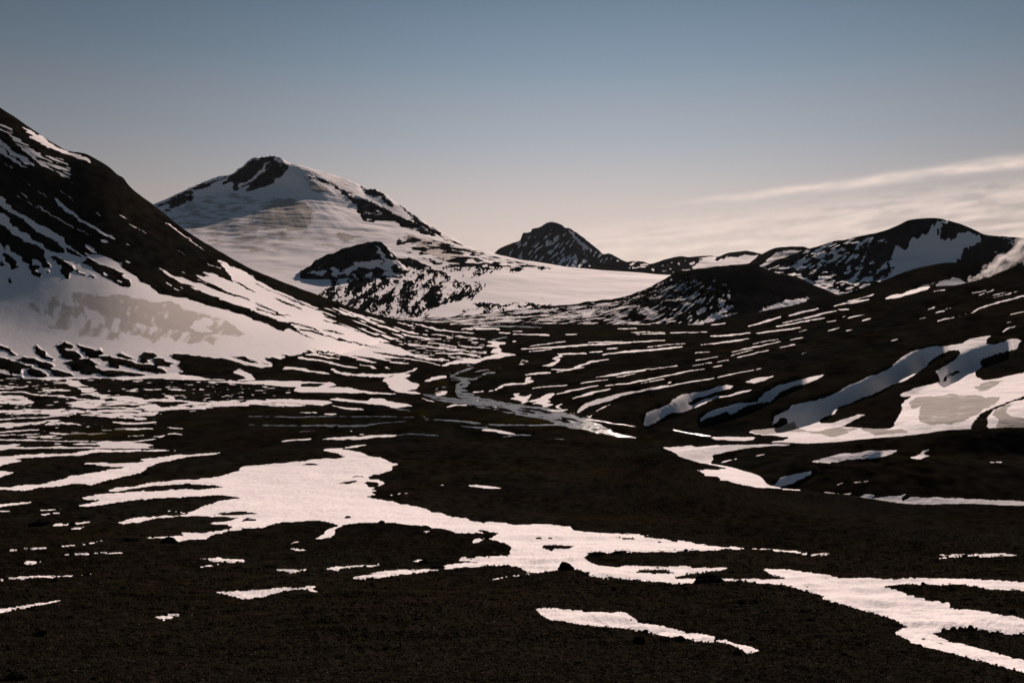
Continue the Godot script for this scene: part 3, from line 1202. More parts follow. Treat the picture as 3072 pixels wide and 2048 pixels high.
func clear_sky(q: Vector3) -> Color:
	var el := rad_to_deg(asin(clampf(q.y, -1.0, 1.0)))
	el = maxf(el, 0.0)
	var keys := [[0.0, 0.56, 0.45, 0.39], [4.0, 0.475, 0.405, 0.375], [8.0, 0.3, 0.315, 0.345], [13.0, 0.163, 0.216, 0.274], [17.0, 0.1, 0.149, 0.202], [30.0, 0.055, 0.095, 0.145], [90.0, 0.035, 0.06, 0.1]]
	var k := 0
	while k < 5 and el > keys[k + 1][0]:
		k += 1
	var t := clampf((el - keys[k][0]) / (keys[k + 1][0] - keys[k][0]), 0.0, 1.0)
	var c := Color(lerpf(keys[k][1], keys[k + 1][1], t), lerpf(keys[k][2], keys[k + 1][2], t), lerpf(keys[k][3], keys[k + 1][3], t))
	var az := wrapf(rad_to_deg(atan2(q.x, -q.z)) - 6.0, -180.0, 180.0)
	var g := 0.42 + 0.58 * exp(-pow(az / 27.0, 2.0))   # brightest towards the sun
	g = lerpf(g, 0.6, smoothstep(25.0, 70.0, el))
	c = Color(c.r * g, c.g * g, c.b * g)
	return c


const BOULDERS := [
	[1698.0, 1710.0, 45.0, 24.0, "dark", "biggest pointed dark boulder at the snow's edge in the foreground"],
	[2126.0, 1745.0, 84.0, 21.0, "dark", "broad flat topped black boulder half sunk in the snow band"],
	[1791.0, 1665.0, 43.0, 9.0, "dark", "low flat boulder on the snow right of the pointed boulder"],
	[1044.0, 1554.0, 18.0, 7.0, "dark", "small dark stone lying alone on the big snowfield"],
	[1145.0, 1569.0, 20.0, 8.0, "dark", "round dark stone on the upper rim of the gravel island"],
	[2058.0, 1653.0, 15.0, 7.0, "dark", "little dark stone at the lower edge of the long snow arm"],
	[508.0, 1628.0, 48.0, 17.0, "dark", "domed dark boulder at the left tip of the big snowfield"],
	[215.0, 1577.0, 27.0, 11.0, "dark", "dark round boulder splitting the short flat snow patch at left"],
	[121.0, 1578.0, 72.0, 17.0, "dark", "wide low boulder left of the short flat snow patch"],
	[390.0, 1623.0, 46.0, 10.0, "dark", "long low boulder on the gravel left of the domed boulder"],
	[1750.0, 1793.0, 21.0, 11.0, "pale", "pale pinkish stone on the dark gravel above the lowest snow band"],
	[120.0, 1905.0, 46.0, 19.0, "tan", "tan faced boulder in the lower left gravel"],
	[1918.0, 1927.0, 36.0, 17.0, "dark", "dark boulder under the lowest snow band"],
	[2042.0, 1917.0, 30.0, 9.0, "dark", "flat dark stone on the lower rim of the lowest snow band"],
	[2914.0, 1885.0, 18.0, 10.0, "dark", "round dark stone at the snow's edge near the right border"],
	[2772.0, 1754.0, 19.0, 8.0, "dark", "small dark stone on the gravel spit at right"],
	[400.0, 1546.0, 12.0, 6.0, "dark", "small dark stone on gravel just left of the snowfield fingers"],
	[1270.0, 1689.0, 31.0, 9.0, "brown", "brown stone beside the small snow nook on the gravel spit"],
	[1310.0, 1706.0, 50.0, 10.0, "dark", "long dark boulder capping the gravel spit left of centre"],
	[2213.0, 1962.0, 26.0, 12.0, "dark", "dark stone at the very end of the lowest snow band"],
	[23.0, 1948.0, 13.0, 17.0, "tan", "small upright tan stone near the lower left corner"],
	[45.0, 2040.0, 74.0, 24.0, "dark", "black boulder in the lower left corner"],
	[2259.0, 1921.0, 19.0, 10.0, "dark", "dark stone on gravel right of the lowest snow band's end"],
	[1893.0, 1862.0, 9.0, 5.0, "dark", "tiny dark pebble lying on the lowest snow band"],
	[296.0, 1341.0, 16.0, 6.0, "dark", "dark hummock stone at the end of the pale triangular snow sheet"],
]

const TRACES := [
	["M", "poly", 1.00, 0.20, "vast snowfield with a grey ash stain covering the foot of the left slope", "", "-298,538 0,589 26,613 43,630 77,649 115,674 145,685 170,704 194,719 200,732 225,751 235,759 255,770 260,766 253,759 298,764 323,772 362,789 366,804 408,827 419,838 425,847 451,855 459,866 485,883 532,891 595,904 659,925 723,942 778,966 829,987 846,994 863,985 880,991 915,1008 957,1025 1000,1042 900,1004 938,1016 977,1027 1015,1040 1066,1049 1104,1058 1142,1069 1181,1082 1219,1083 1155,1081 1117,1073 1079,1069 1040,1065 1079,1073 1104,1079 1130,1088 1089,1082 1053,1071 1015,1063 977,1055 941,1048 971,1058 1002,1062 1030,1069 997,1065 964,1059 926,1051 915,1053 938,1059 977,1067 1025,1078 977,1072 915,1063 1000,1053 927,1055 851,1072 817,1098 744,1106 766,1140 553,1140 425,1138 221,1136 0,1140 -298,1153"],
	["V", "poly", 1.00, 0.20, "", "", "-298,538 0,589 26,613 43,630 77,649 115,674 145,685 170,704 194,719 200,732 225,751 235,759 255,770 260,766 253,759 298,764 323,772 362,789 366,804 408,827 419,838 425,847 451,855 459,866 485,883 532,891 595,904 659,925 723,942 778,966 829,987 846,994 863,985 880,991 915,1008 957,1025 1000,1042 900,1004 938,1016 977,1027 1015,1040 1066,1049 1104,1058 1142,1069 1181,1082 1219,1083 1155,1081 1117,1073 1079,1069 1040,1065 1079,1073 1104,1079 1130,1088 1089,1082 1053,1071 1015,1063 977,1055 941,1048 971,1058 1002,1062 1030,1069 997,1065 964,1059 926,1051 915,1053 938,1059 977,1067 1025,1078 977,1072 915,1063 1000,1053 927,1055 851,1072 817,1098 744,1106 766,1140 553,1140 425,1138 221,1136 0,1140 -298,1153"],
	["M", "poly", 0.00, 0.20, "", "", "-128,572 0,619 26,636 68,657 98,683 136,710 170,725 185,742 190,759 170,759 140,749 128,734 94,719 81,702 55,689 32,674 30,657 17,647 0,638 -128,593"],
	["V", "poly", 0.00, 0.20, "", "", "-128,572 0,619 26,636 68,657 98,683 136,710 170,725 185,742 190,759 170,759 140,749 128,734 94,719 81,702 55,689 32,674 30,657 17,647 0,638 -128,593"],
	["M", "poly", 0.00, 0.20, "", "", "-128,640 0,670 17,679 38,700 64,715 77,727 106,734 132,751 130,772 153,802 145,804 128,802 115,779 98,776 99,793 117,797 116,808 102,808 124,827 123,832 106,827 87,810 92,793 64,785 64,770 43,759 26,753 23,732 17,742 9,757 26,764 43,781 55,802 38,808 17,789 9,764 13,742 0,727 -128,704"],
	["V", "poly", 0.00, 0.20, "", "", "-128,640 0,670 17,679 38,700 64,715 77,727 106,734 132,751 130,772 153,802 145,804 128,802 115,779 98,776 99,793 117,797 116,808 102,808 124,827 123,832 106,827 87,810 92,793 64,785 64,770 43,759 26,753 23,732 17,742 9,757 26,764 43,781 55,802 38,808 17,789 9,764 13,742 0,727 -128,704"],
	["M", "poly", 0.00, 0.20, "", "", "0,781 13,798 0,801"],
	["V", "poly", 0.00, 0.20, "", "", "0,781 13,798 0,801"],
	["M", "poly", 0.00, 0.20, "", "", "20,835 26,833 34,847 26,850"],
	["V", "poly", 0.00, 0.20, "", "", "20,835 26,833 34,847 26,850"],
	["M", "poly", 0.00, 0.20, "", "", "149,770 162,767 187,781 208,793 221,800 221,808 255,823 251,828 234,821 217,810 208,817 207,832 201,836 187,821 183,802 166,785"],
	["V", "poly", 0.00, 0.20, "", "", "149,770 162,767 187,781 208,793 221,800 221,808 255,823 251,828 234,821 217,810 208,817 207,832 201,836 187,821 183,802 166,785"],
	["M", "poly", 0.00, 0.20, "", "", "189,744 213,747 238,764 241,773 221,766 200,755"],
	["V", "poly", 0.00, 0.20, "", "", "189,744 213,747 238,764 241,773 221,766 200,755"],
	["M", "poly", 0.00, 0.20, "", "", "250,790 259,770 289,787 306,796 332,802 362,815 374,832 390,844 388,861 366,859 340,844 315,832 293,817 272,800"],
	["V", "poly", 0.00, 0.20, "", "", "250,790 259,770 289,787 306,796 332,802 362,815 374,832 390,844 388,861 366,859 340,844 315,832 293,817 272,800"],
	["M", "poly", 1.00, 0.20, "tiny snow hole in the dark islet of the left slope", "", "307,815 315,816 324,825 317,828"],
	["M", "poly", 1.00, 0.20, "oval snow hole at the tip of the dark islet on the left slope", "", "348,841 357,838 367,843 362,847"],
	["M", "poly", 0.00, 0.20, "", "", "135,810 149,814 145,821"],
	["V", "poly", 0.00, 0.20, "", "", "135,810 149,814 145,821"],
	["M", "poly", 0.00, 0.20, "", "", "271,824 286,830 279,836"],
	["V", "poly", 0.00, 0.20, "", "", "271,824 286,830 279,836"],
	["M", "poly", 0.00, 0.20, "", "", "-128,1030 0,1036 17,1042 30,1053 53,1066 38,1068 21,1055 0,1049 -128,1042"],
	["V", "poly", 0.00, 0.20, "", "", "-128,1030 0,1036 17,1042 30,1053 53,1066 38,1068 21,1055 0,1049 -128,1042"],
	["M", "poly", 0.00, 0.20, "", "", "100,1055 102,1042 109,1035 123,1049 138,1057 140,1066 162,1079 157,1085 136,1076 123,1070 108,1063"],
	["V", "poly", 0.00, 0.20, "", "", "100,1055 102,1042 109,1035 123,1049 138,1057 140,1066 162,1079 157,1085 136,1076 123,1070 108,1063"],
	["M", "poly", 0.00, 0.20, "", "", "167,1038 187,1022 204,1030 222,1040 213,1046 187,1045 204,1050 230,1055 248,1072 232,1082 200,1076 181,1068 187,1062 172,1051"],
	["V", "poly", 0.00, 0.20, "", "", "167,1038 187,1022 204,1030 222,1040 213,1046 187,1045 204,1050 230,1055 248,1072 232,1082 200,1076 181,1068 187,1062 172,1051"],
	["M", "poly", 0.00, 0.20, "", "", "229,1032 255,1042 289,1051 303,1046 305,1058 293,1067 323,1068 366,1076 404,1089 451,1093 472,1100 499,1113 496,1120 468,1121 425,1113 400,1105 374,1099 357,1093 353,1106 323,1098 328,1085 293,1073 264,1073 251,1055 240,1047"],
	["V", "poly", 0.00, 0.20, "", "", "229,1032 255,1042 289,1051 303,1046 305,1058 293,1067 323,1068 366,1076 404,1089 451,1093 472,1100 499,1113 496,1120 468,1121 425,1113 400,1105 374,1099 357,1093 353,1106 323,1098 328,1085 293,1073 264,1073 251,1055 240,1047"],
	["M", "poly", 0.00, 0.20, "", "", "191,1089 213,1081 251,1076 264,1072 298,1093 281,1100 306,1111 370,1113 408,1119 439,1125 425,1130 374,1128 340,1132 306,1128 298,1118 272,1124 247,1122 238,1113 217,1111 208,1101"],
	["V", "poly", 0.00, 0.20, "", "", "191,1089 213,1081 251,1076 264,1072 298,1093 281,1100 306,1111 370,1113 408,1119 439,1125 425,1130 374,1128 340,1132 306,1128 298,1118 272,1124 247,1122 238,1113 217,1111 208,1101"],
	["M", "poly", 0.00, 0.20, "", "", "350,1064 362,1057 383,1068 407,1079 383,1079 362,1072"],
	["V", "poly", 0.00, 0.20, "", "", "350,1064 362,1057 383,1068 407,1079 383,1079 362,1072"],
	["M", "poly", 0.00, 0.20, "", "", "418,1068 434,1056 459,1059 473,1070 451,1073 438,1079 446,1087 425,1091 418,1086 421,1076"],
	["V", "poly", 0.00, 0.20, "", "", "418,1068 434,1056 459,1059 473,1070 451,1073 438,1079 446,1087 425,1091 418,1086 421,1076"],
	["M", "poly", 0.00, 0.20, "", "", "461,1074 481,1074 498,1083 529,1089 506,1092 514,1099 489,1099 463,1099"],
	["V", "poly", 0.00, 0.20, "", "", "461,1074 481,1074 498,1083 529,1089 506,1092 514,1099 489,1099 463,1099"],
	["M", "poly", 0.00, 0.20, "", "", "46,1081 68,1069 102,1074 123,1085 157,1093 162,1100 145,1104 179,1113 213,1119 220,1128 187,1133 162,1128 153,1116 128,1107 111,1094 77,1090"],
	["V", "poly", 0.00, 0.20, "", "", "46,1081 68,1069 102,1074 123,1085 157,1093 162,1100 145,1104 179,1113 213,1119 220,1128 187,1133 162,1128 153,1116 128,1107 111,1094 77,1090"],
	["M", "poly", 0.00, 0.20, "", "", "-128,1064 0,1072 26,1079 55,1089 99,1098 94,1104 64,1107 65,1122 34,1120 17,1111 0,1105 -128,1098"],
	["V", "poly", 0.00, 0.20, "", "", "-128,1064 0,1072 26,1079 55,1089 99,1098 94,1104 64,1107 65,1122 34,1120 17,1111 0,1105 -128,1098"],
	["M", "poly", 0.00, 0.20, "", "", "78,1111 94,1103 119,1111 146,1126 128,1133 94,1130"],
	["V", "poly", 0.00, 0.20, "", "", "78,1111 94,1103 119,1111 146,1126 128,1133 94,1130"],
	["M", "poly", 0.00, 0.20, "", "", "-128,1115 0,1119 34,1123 69,1132 68,1137 0,1133 -128,1130"],
	["V", "poly", 0.00, 0.20, "", "", "-128,1115 0,1119 34,1123 69,1132 68,1137 0,1133 -128,1130"],
	["M", "poly", 0.00, 0.20, "", "", "510,1068 523,1059 561,1062 617,1072 664,1074 689,1079 723,1089 791,1104 851,1106 902,1113 1063,1128 1063,1147 919,1140 859,1136 829,1140 876,1153 868,1156 800,1153 744,1145 770,1138 761,1130 740,1117 715,1104 698,1117 736,1132 738,1138 706,1142 681,1141 630,1137 574,1126 540,1124 536,1119 549,1113 527,1096 544,1081 519,1076"],
	["V", "poly", 0.00, 0.20, "", "", "510,1068 523,1059 561,1062 617,1072 664,1074 689,1079 723,1089 791,1104 851,1106 902,1113 1063,1128 1063,1147 919,1140 859,1136 829,1140 876,1153 868,1156 800,1153 744,1145 770,1138 761,1130 740,1117 715,1104 698,1117 736,1132 738,1138 706,1142 681,1141 630,1137 574,1126 540,1124 536,1119 549,1113 527,1096 544,1081 519,1076"],
	["M", "poly", 0.00, 0.20, "", "", "693,1070 736,1069 795,1093 817,1093 783,1086 808,1093 740,1084"],
	["V", "poly", 0.00, 0.20, "", "", "693,1070 736,1069 795,1093 817,1093 783,1086 808,1093 740,1084"],
	["M", "poly", 0.00, 0.20, "", "", "795,1074 821,1070 851,1081 915,1098 1000,1108 1042,1119 910,1113 872,1106 821,1093 800,1079"],
	["V", "poly", 0.00, 0.20, "", "", "795,1074 821,1070 851,1081 915,1098 1000,1108 1042,1119 910,1113 872,1106 821,1093 800,1079"],
	["M", "poly", 0.00, 0.20, "", "", "842,1062 876,1068 936,1079 991,1093 906,1083 851,1069"],
	["V", "poly", 0.00, 0.20, "", "", "842,1062 876,1068 936,1079 991,1093 906,1083 851,1069"],
	["M", "poly", 0.00, 0.20, "", "", "889,1059 936,1070 1000,1076 1063,1093 1000,1086 936,1081"],
	["V", "poly", 0.00, 0.20, "", "", "889,1059 936,1070 1000,1076 1063,1093 1000,1086 936,1081"],
	["M", "dirt", 0.60, 0.20, "", "", "213,883 221,877 255,877 272,883 315,891 328,885 374,887 425,900 472,908 498,904 532,913 561,932 604,938 638,949 681,962 706,983 740,1004 715,1011 664,1008 642,1036 613,1025 574,1032 532,1025 502,1013 459,1032 417,1004 379,1008 362,1025 323,1021 289,1013 238,1013 200,991 153,987 115,940 85,932 85,919 102,900 140,889 183,889 213,902"],
	["M", "dirt", 1.00, 0.20, "", "", "215,883 238,877 272,883 315,891 328,885 374,887 425,900 472,908 498,904 532,913 561,932 604,938 681,962 706,983 723,1000 638,1004 553,1000 468,983 383,966 298,940 238,911"],
	["M", "clean", 1.00, 0.20, "", "", "587,962 608,953 634,962 638,974 608,979 638,996 604,1000 574,987"],
	["M", "poly", 1.00, 0.20, "slanting snow scrap beside the upper arm of the left snowfield", "", "254,732 272,738 291,762 276,756"],
	["M", "poly", 1.00, 0.20, "small snow dab on the left slope above the snowfield's edge", "", "297,717 311,718 328,725 316,729"],
	["M", "poly", 1.00, 0.20, "snow cap strip along the crest of the left mountain", "", "68,380 98,394 113,404 140,424 162,436 187,449 221,460 251,468 259,470 273,488 238,477 204,464 179,457 162,447 136,439 111,424 79,410 94,406 100,406 81,391"],
	["M", "poly", 1.00, 0.20, "narrow snow gash high on the left mountain face", "", "161,595 174,598 191,613 217,636 230,649 259,668 289,681 323,702 351,719 328,713 289,691 255,673 230,657 200,636 179,617"],
	["M", "poly", 0.46, 0.70, "", "", "-128,326 0,364 38,389 68,428 128,466 179,470 213,500 208,534 179,521 140,496 106,474 64,449 43,432 17,398 0,394 -128,351"],
	["M", "poly", 1.00, 0.20, "ragged snow band high at the left edge of the left mountain", "", "-128,394 0,415 26,440 55,462 81,474 107,498 77,491 43,470 13,449 0,436 -128,411"],
	["M", "poly", 1.00, 0.20, "second ragged snow band just under the high one at the left edge", "", "-128,415 0,440 26,464 55,483 87,509 51,491 21,471 0,460 -128,436"],
	["M", "poly", 1.00, 0.20, "speckled snow gully under the crest strip of the left mountain", "", "49,432 85,453 111,479 132,487 162,513 211,535 187,531 149,505 123,497 94,475"],
	["M", "stroke", 1.00, 0.20, "short thin snow streak at the lower left of the crest snow strip", "snow streaks on the left mountain", "0,481,1.4 34,507,1.6"],
	["M", "stroke", 1.00, 0.20, "short thin snow streak at the upper left of the narrow snow gash, second nearest", "snow streaks on the left mountain", "64,579,1.6 81,593,2.7"],
	["M", "stroke", 1.00, 0.20, "long thin snow streak to the left of the narrow snow gash, nearest", "snow streaks on the left mountain", "51,589,1.4 106,619,1.6 128,630,2.7 162,649,2.2 204,674,2.5 272,704,1.6"],
	["M", "stroke", 1.00, 0.20, "thin snow streak above the narrow snow gash, nearest", "snow streaks on the left mountain", "179,572,1.6 221,600,1.6"],
	["M", "stroke", 1.00, 0.20, "short thin snow streak at the upper left of the narrow snow gash, nearest", "snow streaks on the left mountain", "111,572,1.4 140,593,1.6"],
	["M", "stroke", 1.00, 0.20, "short thin snow streak below the crest snow strip", "snow streaks on the left mountain", "70,538,1.4 94,559,1.6"],
	["M", "stroke", 1.00, 0.20, "short thin snow streak to the right of the narrow snow gash, second nearest", "snow streaks on the left mountain", "355,642,1.4 381,657,1.4"],
	["M", "stroke", 1.00, 0.20, "thin snow streak to the right of the narrow snow gash, third nearest", "snow streaks on the left mountain", "381,667,1.4 434,700,1.4"],
	["M", "stroke", 1.00, 0.20, "long thin snow streak to the right of the narrow snow gash, fourth nearest", "snow streaks on the left mountain", "498,667,1.6 519,683,3.5 553,708,3.0 608,749,1.6"],
	["M", "stroke", 1.00, 0.20, "short thin snow streak at the lower right of the narrow snow gash, second nearest", "snow streaks on the left mountain", "527,749,1.4 557,764,1.4"],
	["M", "stroke", 1.00, 0.20, "short thin snow streak at the lower right of the narrow snow gash, nearest", "snow streaks on the left mountain", "374,730,1.6 387,735,1.6"],
	["M", "stroke", 1.00, 0.20, "short thin snow streak below the narrow snow gash", "snow streaks on the left mountain", "374,783,2.2 389,787,2.5"],
	["M", "stroke", 1.00, 0.20, "short thin snow streak to the right of the narrow snow gash, nearest", "snow streaks on the left mountain", "289,638,1.6 302,647,1.6"],
	["M", "stroke", 1.00, 0.20, "thin snow streak at the upper left of the wide snow fan", "snow streaks on the left mountain", "617,787,1.4 659,806,1.6"],
	["M", "stroke", 1.00, 0.20, "short thin snow streak above the narrow snow gash, second nearest", "snow streaks on the left mountain", "208,544,1.6 221,551,1.6"],
	["M", "stroke", 1.00, 0.20, "short thin snow streak to the left of the narrow snow gash, second nearest", "snow streaks on the left mountain", "115,615,2.2 127,625,3.3"],
	["M", "stroke", 1.00, 0.20, "short thin snow streak at the upper left of the lower snow band, third nearest", "snow streaks on the left mountain", "502,850,2.7 517,858,1.6"],
	["M", "stroke", 1.00, 0.20, "short thin snow streak at the upper left of the lower snow band, second nearest", "snow streaks on the left mountain", "525,866,2.2 538,873,1.6"],
	["M", "stroke", 1.00, 0.20, "short thin snow streak at the upper left of the lower snow band, nearest", "snow streaks on the left mountain", "544,864,2.2 558,874,1.6"],
	["M", "stroke", 1.00, 0.20, "short thin snow streak at the upper left of the lower snow band, fourth nearest", "snow streaks on the left mountain", "538,812,1.6 557,821,1.4"],
	["M", "stroke", 1.00, 0.20, "short thin snow streak above the lower snow band", "snow streaks on the left mountain", "591,840,1.9 621,849,1.6"],
	["M", "poly", 1.00, 0.20, "wide fan of snow on the lower shoulder of the left mountain", "", "651,777 672,787 698,799 723,809 753,827 770,841 804,858 847,877 906,903 953,924 1017,947 1081,973 1144,992 1187,1013 1079,993 1104,1002 1142,1014 1176,1022 1181,1027 1130,1022 1155,1030 1193,1040 1224,1050 1227,1055 1249,1067 1283,1073 1334,1082 1308,1081 1257,1074 1219,1065 1181,1063 1142,1058 1104,1053 1053,1044 1015,1032 977,1019 951,1008 977,1017 943,1009 926,1004 951,1013 964,1018 926,1008 900,997 859,950 817,928 774,913 732,892 698,884 655,862 638,850 608,841 591,826 630,829 608,816 638,820 672,833 698,846 693,824 676,807"],
	["V", "poly", 1.00, 0.20, "", "", "651,777 672,787 698,799 723,809 753,827 770,841 804,858 847,877 906,903 953,924 1017,947 1081,973 1144,992 1187,1013 1079,993 1104,1002 1142,1014 1176,1022 1181,1027 1130,1022 1155,1030 1193,1040 1224,1050 1227,1055 1249,1067 1283,1073 1334,1082 1308,1081 1257,1074 1219,1065 1181,1063 1142,1058 1104,1053 1053,1044 1015,1032 977,1019 951,1008 977,1017 943,1009 926,1004 951,1013 964,1018 926,1008 900,997 859,950 817,928 774,913 732,892 698,884 655,862 638,850 608,841 591,826 630,829 608,816 638,820 672,833 698,846 693,824 676,807"],
	["M", "poly", 1.00, 0.20, "long lower band of snow beneath the wide fan on the left shoulder", "", "476,804 498,813 523,828 562,839 591,850 621,858 672,879 723,892 770,913 808,930 859,952 889,964 932,977 953,990 987,1015 1038,1033 1123,1058 1208,1075 1053,1063 1015,1045 977,1030 951,1021 931,1009 987,1033 932,1011 902,990 868,969 825,956 783,940 740,921 698,910 655,893 604,874 564,862 587,862 549,850 511,831"],
	["V", "poly", 1.00, 0.20, "", "", "476,804 498,813 523,828 562,839 591,850 621,858 672,879 723,892 770,913 808,930 859,952 889,964 932,977 953,990 987,1015 1038,1033 1123,1058 1208,1075 1053,1063 1015,1045 977,1030 951,1021 931,1009 987,1033 932,1011 902,990 868,969 825,956 783,940 740,921 698,910 655,893 604,874 564,862 587,862 549,850 511,831"],
	["M", "stroke", 0.00, 0.20, "", "", "825,894,2.2 859,909,7.1 906,928,2.2"],
	["V", "stroke", 0.00, 0.20, "", "", "825,894,2.2 859,909,7.1 906,928,2.2"],
	["M", "stroke", 0.00, 0.20, "", "", "953,922,1.4 1017,947,2.7 1102,975,2.7"],
	["V", "stroke", 0.00, 0.20, "", "", "953,922,1.4 1017,947,2.7 1102,975,2.7"],
	["M", "stroke", 0.00, 0.20, "", "", "974,960,2.7 1038,977,5.4 1123,1003,3.8 1187,1020,2.2"],
	["V", "stroke", 0.00, 0.20, "", "", "974,960,2.7 1038,977,5.4 1123,1003,3.8 1187,1020,2.2"],
	["M", "stroke", 0.00, 0.20, "", "", "970,990,2.5 1034,1003,1.9"],
	["V", "stroke", 0.00, 0.20, "", "", "970,990,2.5 1034,1003,1.9"],
	["M", "stroke", 0.00, 0.20, "", "", "770,926,2.2 825,943,3.8 876,946,2.2"],
	["V", "stroke", 0.00, 0.20, "", "", "770,926,2.2 825,943,3.8 876,946,2.2"],
	["M", "stroke", 0.00, 0.20, "", "", "868,967,2.7 910,977,4.4 957,992,4.4"],
	["V", "stroke", 0.00, 0.20, "", "", "868,967,2.7 910,977,4.4 957,992,4.4"],
	["M", "stroke", 0.00, 0.20, "", "", "766,850,1.4 808,871,1.6 868,896,2.2 953,930,2.2 1038,956,2.2"],
	["V", "stroke", 0.00, 0.20, "", "", "766,850,1.4 808,871,1.6 868,896,2.2 953,930,2.2 1038,956,2.2"],
	["M", "stroke", 0.00, 0.20, "", "", "740,811,1.6 825,858,2.7 910,896,3.3 1038,943,3.3 1123,973,2.7"],
	["V", "stroke", 0.00, 0.20, "", "", "740,811,1.6 825,858,2.7 910,896,3.3 1038,943,3.3 1123,973,2.7"],
	["M", "stroke", 0.00, 0.20, "", "", "698,839,1.4 740,862,4.9 766,877,2.2"],
	["V", "stroke", 0.00, 0.20, "", "", "698,839,1.4 740,862,4.9 766,877,2.2"],
	["M", "stroke", 0.00, 0.20, "", "", "638,862,2.7 672,875,3.8 723,890,2.7"],
	["V", "stroke", 0.00, 0.20, "", "", "638,862,2.7 672,875,3.8 723,890,2.7"],
	["M", "stroke", 0.00, 0.20, "", "", "969,989,1.4 984,990,3.3 1012,995,2.3 1035,1003,1.4"],
	["V", "stroke", 0.00, 0.20, "", "", "969,989,1.4 984,990,3.3 1012,995,2.3 1035,1003,1.4"],
	["M", "stroke", 0.00, 0.20, "", "", "969,961,1.6 989,965,3.6 1028,975,3.3 1058,986,3.3 1104,1004,2.3 1155,1018,1.4"],
	["V", "stroke", 0.00, 0.20, "", "", "969,961,1.6 989,965,3.6 1028,975,3.3 1058,986,3.3 1104,1004,2.3 1155,1018,1.4"],
	["M", "stroke", 0.00, 0.20, "", "", "1002,1014,1.6 1043,1022,3.6 1079,1032,2.6 1117,1042,1.6"],
	["V", "stroke", 0.00, 0.20, "", "", "1002,1014,1.6 1043,1022,3.6 1079,1032,2.6 1117,1042,1.6"],
	["M", "stroke", 0.00, 0.20, "", "", "1063,1026,1.4 1104,1035,2.3 1142,1045,1.6"],
	["V", "stroke", 0.00, 0.20, "", "", "1063,1026,1.4 1104,1035,2.3 1142,1045,1.6"],
	["M", "stroke", 0.00, 0.20, "", "", "900,988,3.9 938,994,5.9 989,1009,4.2 1028,1022,1.6"],
	["V", "stroke", 0.00, 0.20, "", "", "900,988,3.9 938,994,5.9 989,1009,4.2 1028,1022,1.6"],
	["M", "poly", 0.28, 0.50, "", "", "1028,920 1079,935 1130,958 1181,971 1257,986 1359,1002 1436,1017 1461,1030 1474,1055 1423,1073 1334,1083 1257,1073 1227,1055 1181,1030 1104,1004 1053,986 977,951 951,925"],
	["V", "poly", 0.28, 0.50, "", "", "1028,920 1079,935 1130,958 1181,971 1257,986 1359,1002 1436,1017 1461,1030 1474,1055 1423,1073 1334,1083 1257,1073 1227,1055 1181,1030 1104,1004 1053,986 977,951 951,925"],
	["M", "stroke", 1.00, 0.20, "short thick snow streak to the right of the wide snow fan, nearest", "snow streaks at the foot of the left slope", "1022,933,3.3 1043,943,8.2 1063,948,4.9"],
	["V", "stroke", 1.00, 0.20, "", "snow streaks at the foot of the left slope", "1022,933,3.3 1043,943,8.2 1063,948,4.9"],
	["M", "stroke", 1.00, 0.20, "thick snow streak to the right of the wide snow fan, second nearest", "snow streaks at the foot of the left slope", "1058,938,3.3 1084,951,8.2 1104,961,8.2 1114,968,2.3"],
	["V", "stroke", 1.00, 0.20, "", "snow streaks at the foot of the left slope", "1058,938,3.3 1084,951,8.2 1104,961,8.2 1114,968,2.3"],
	["M", "stroke", 1.00, 0.20, "short thin snow streak to the right of the wide snow fan, third nearest", "snow streaks at the foot of the left slope", "1091,948,1.6 1130,960,1.6"],
	["V", "stroke", 1.00, 0.20, "", "snow streaks at the foot of the left slope", "1091,948,1.6 1130,960,1.6"],
	["M", "stroke", 1.00, 0.20, "thin snow streak at the upper left of the river braids, tenth nearest", "snow streaks at the foot of the left slope", "1119,968,3.3 1145,979,4.9 1181,989,4.2 1196,994,1.6"],
	["V", "stroke", 1.00, 0.20, "", "snow streaks at the foot of the left slope", "1119,968,3.3 1145,979,4.9 1181,989,4.2 1196,994,1.6"],
	["M", "stroke", 1.00, 0.20, "short thin snow streak at the upper left of the river braids, ninth nearest", "snow streaks at the foot of the left slope", "1176,982,1.6 1188,986,2.3"],
	["V", "stroke", 1.00, 0.20, "", "snow streaks at the foot of the left slope", "1176,982,1.6 1188,986,2.3"],
	["M", "stroke", 1.00, 0.20, "thin snow streak at the upper left of the river braids, seventh nearest", "snow streaks at the foot of the left slope", "1209,991,1.6 1237,997,3.6 1255,999,1.4"],
	["V", "stroke", 1.00, 0.20, "", "snow streaks at the foot of the left slope", "1209,991,1.6 1237,997,3.6 1255,999,1.4"],
	["V", "stroke", 1.00, 0.20, "long thin snow streak at the upper left of the river braids, fourth nearest", "snow streaks at the foot of the left slope", "1204,999,2.0 1232,1008,3.6 1283,1016,3.9 1323,1017,1.4"],
	["M", "stroke", 1.00, 0.20, "", "snow streaks at the foot of the left slope", "1204,999,2.0 1232,1008,3.6 1283,1016,3.9 1323,1017,1.4"],
	["M", "stroke", 1.00, 0.20, "thin snow streak at the upper left of the river braids, eighth nearest", "snow streaks at the foot of the left slope", "1193,966,1.4 1214,972,3.3 1249,981,1.4"],
	["V", "stroke", 1.00, 0.20, "", "snow streaks at the foot of the left slope", "1193,966,1.4 1214,972,3.3 1249,981,1.4"],
	["M", "stroke", 1.00, 0.20, "long thin snow streak above the river braids, eighth nearest", "snow streaks at the foot of the left slope", "1242,970,1.4 1270,977,4.9 1308,988,4.2 1359,994,2.3 1423,999,1.4"],
	["V", "stroke", 1.00, 0.20, "", "snow streaks at the foot of the left slope", "1242,970,1.4 1270,977,4.9 1308,988,4.2 1359,994,2.3 1423,999,1.4"],
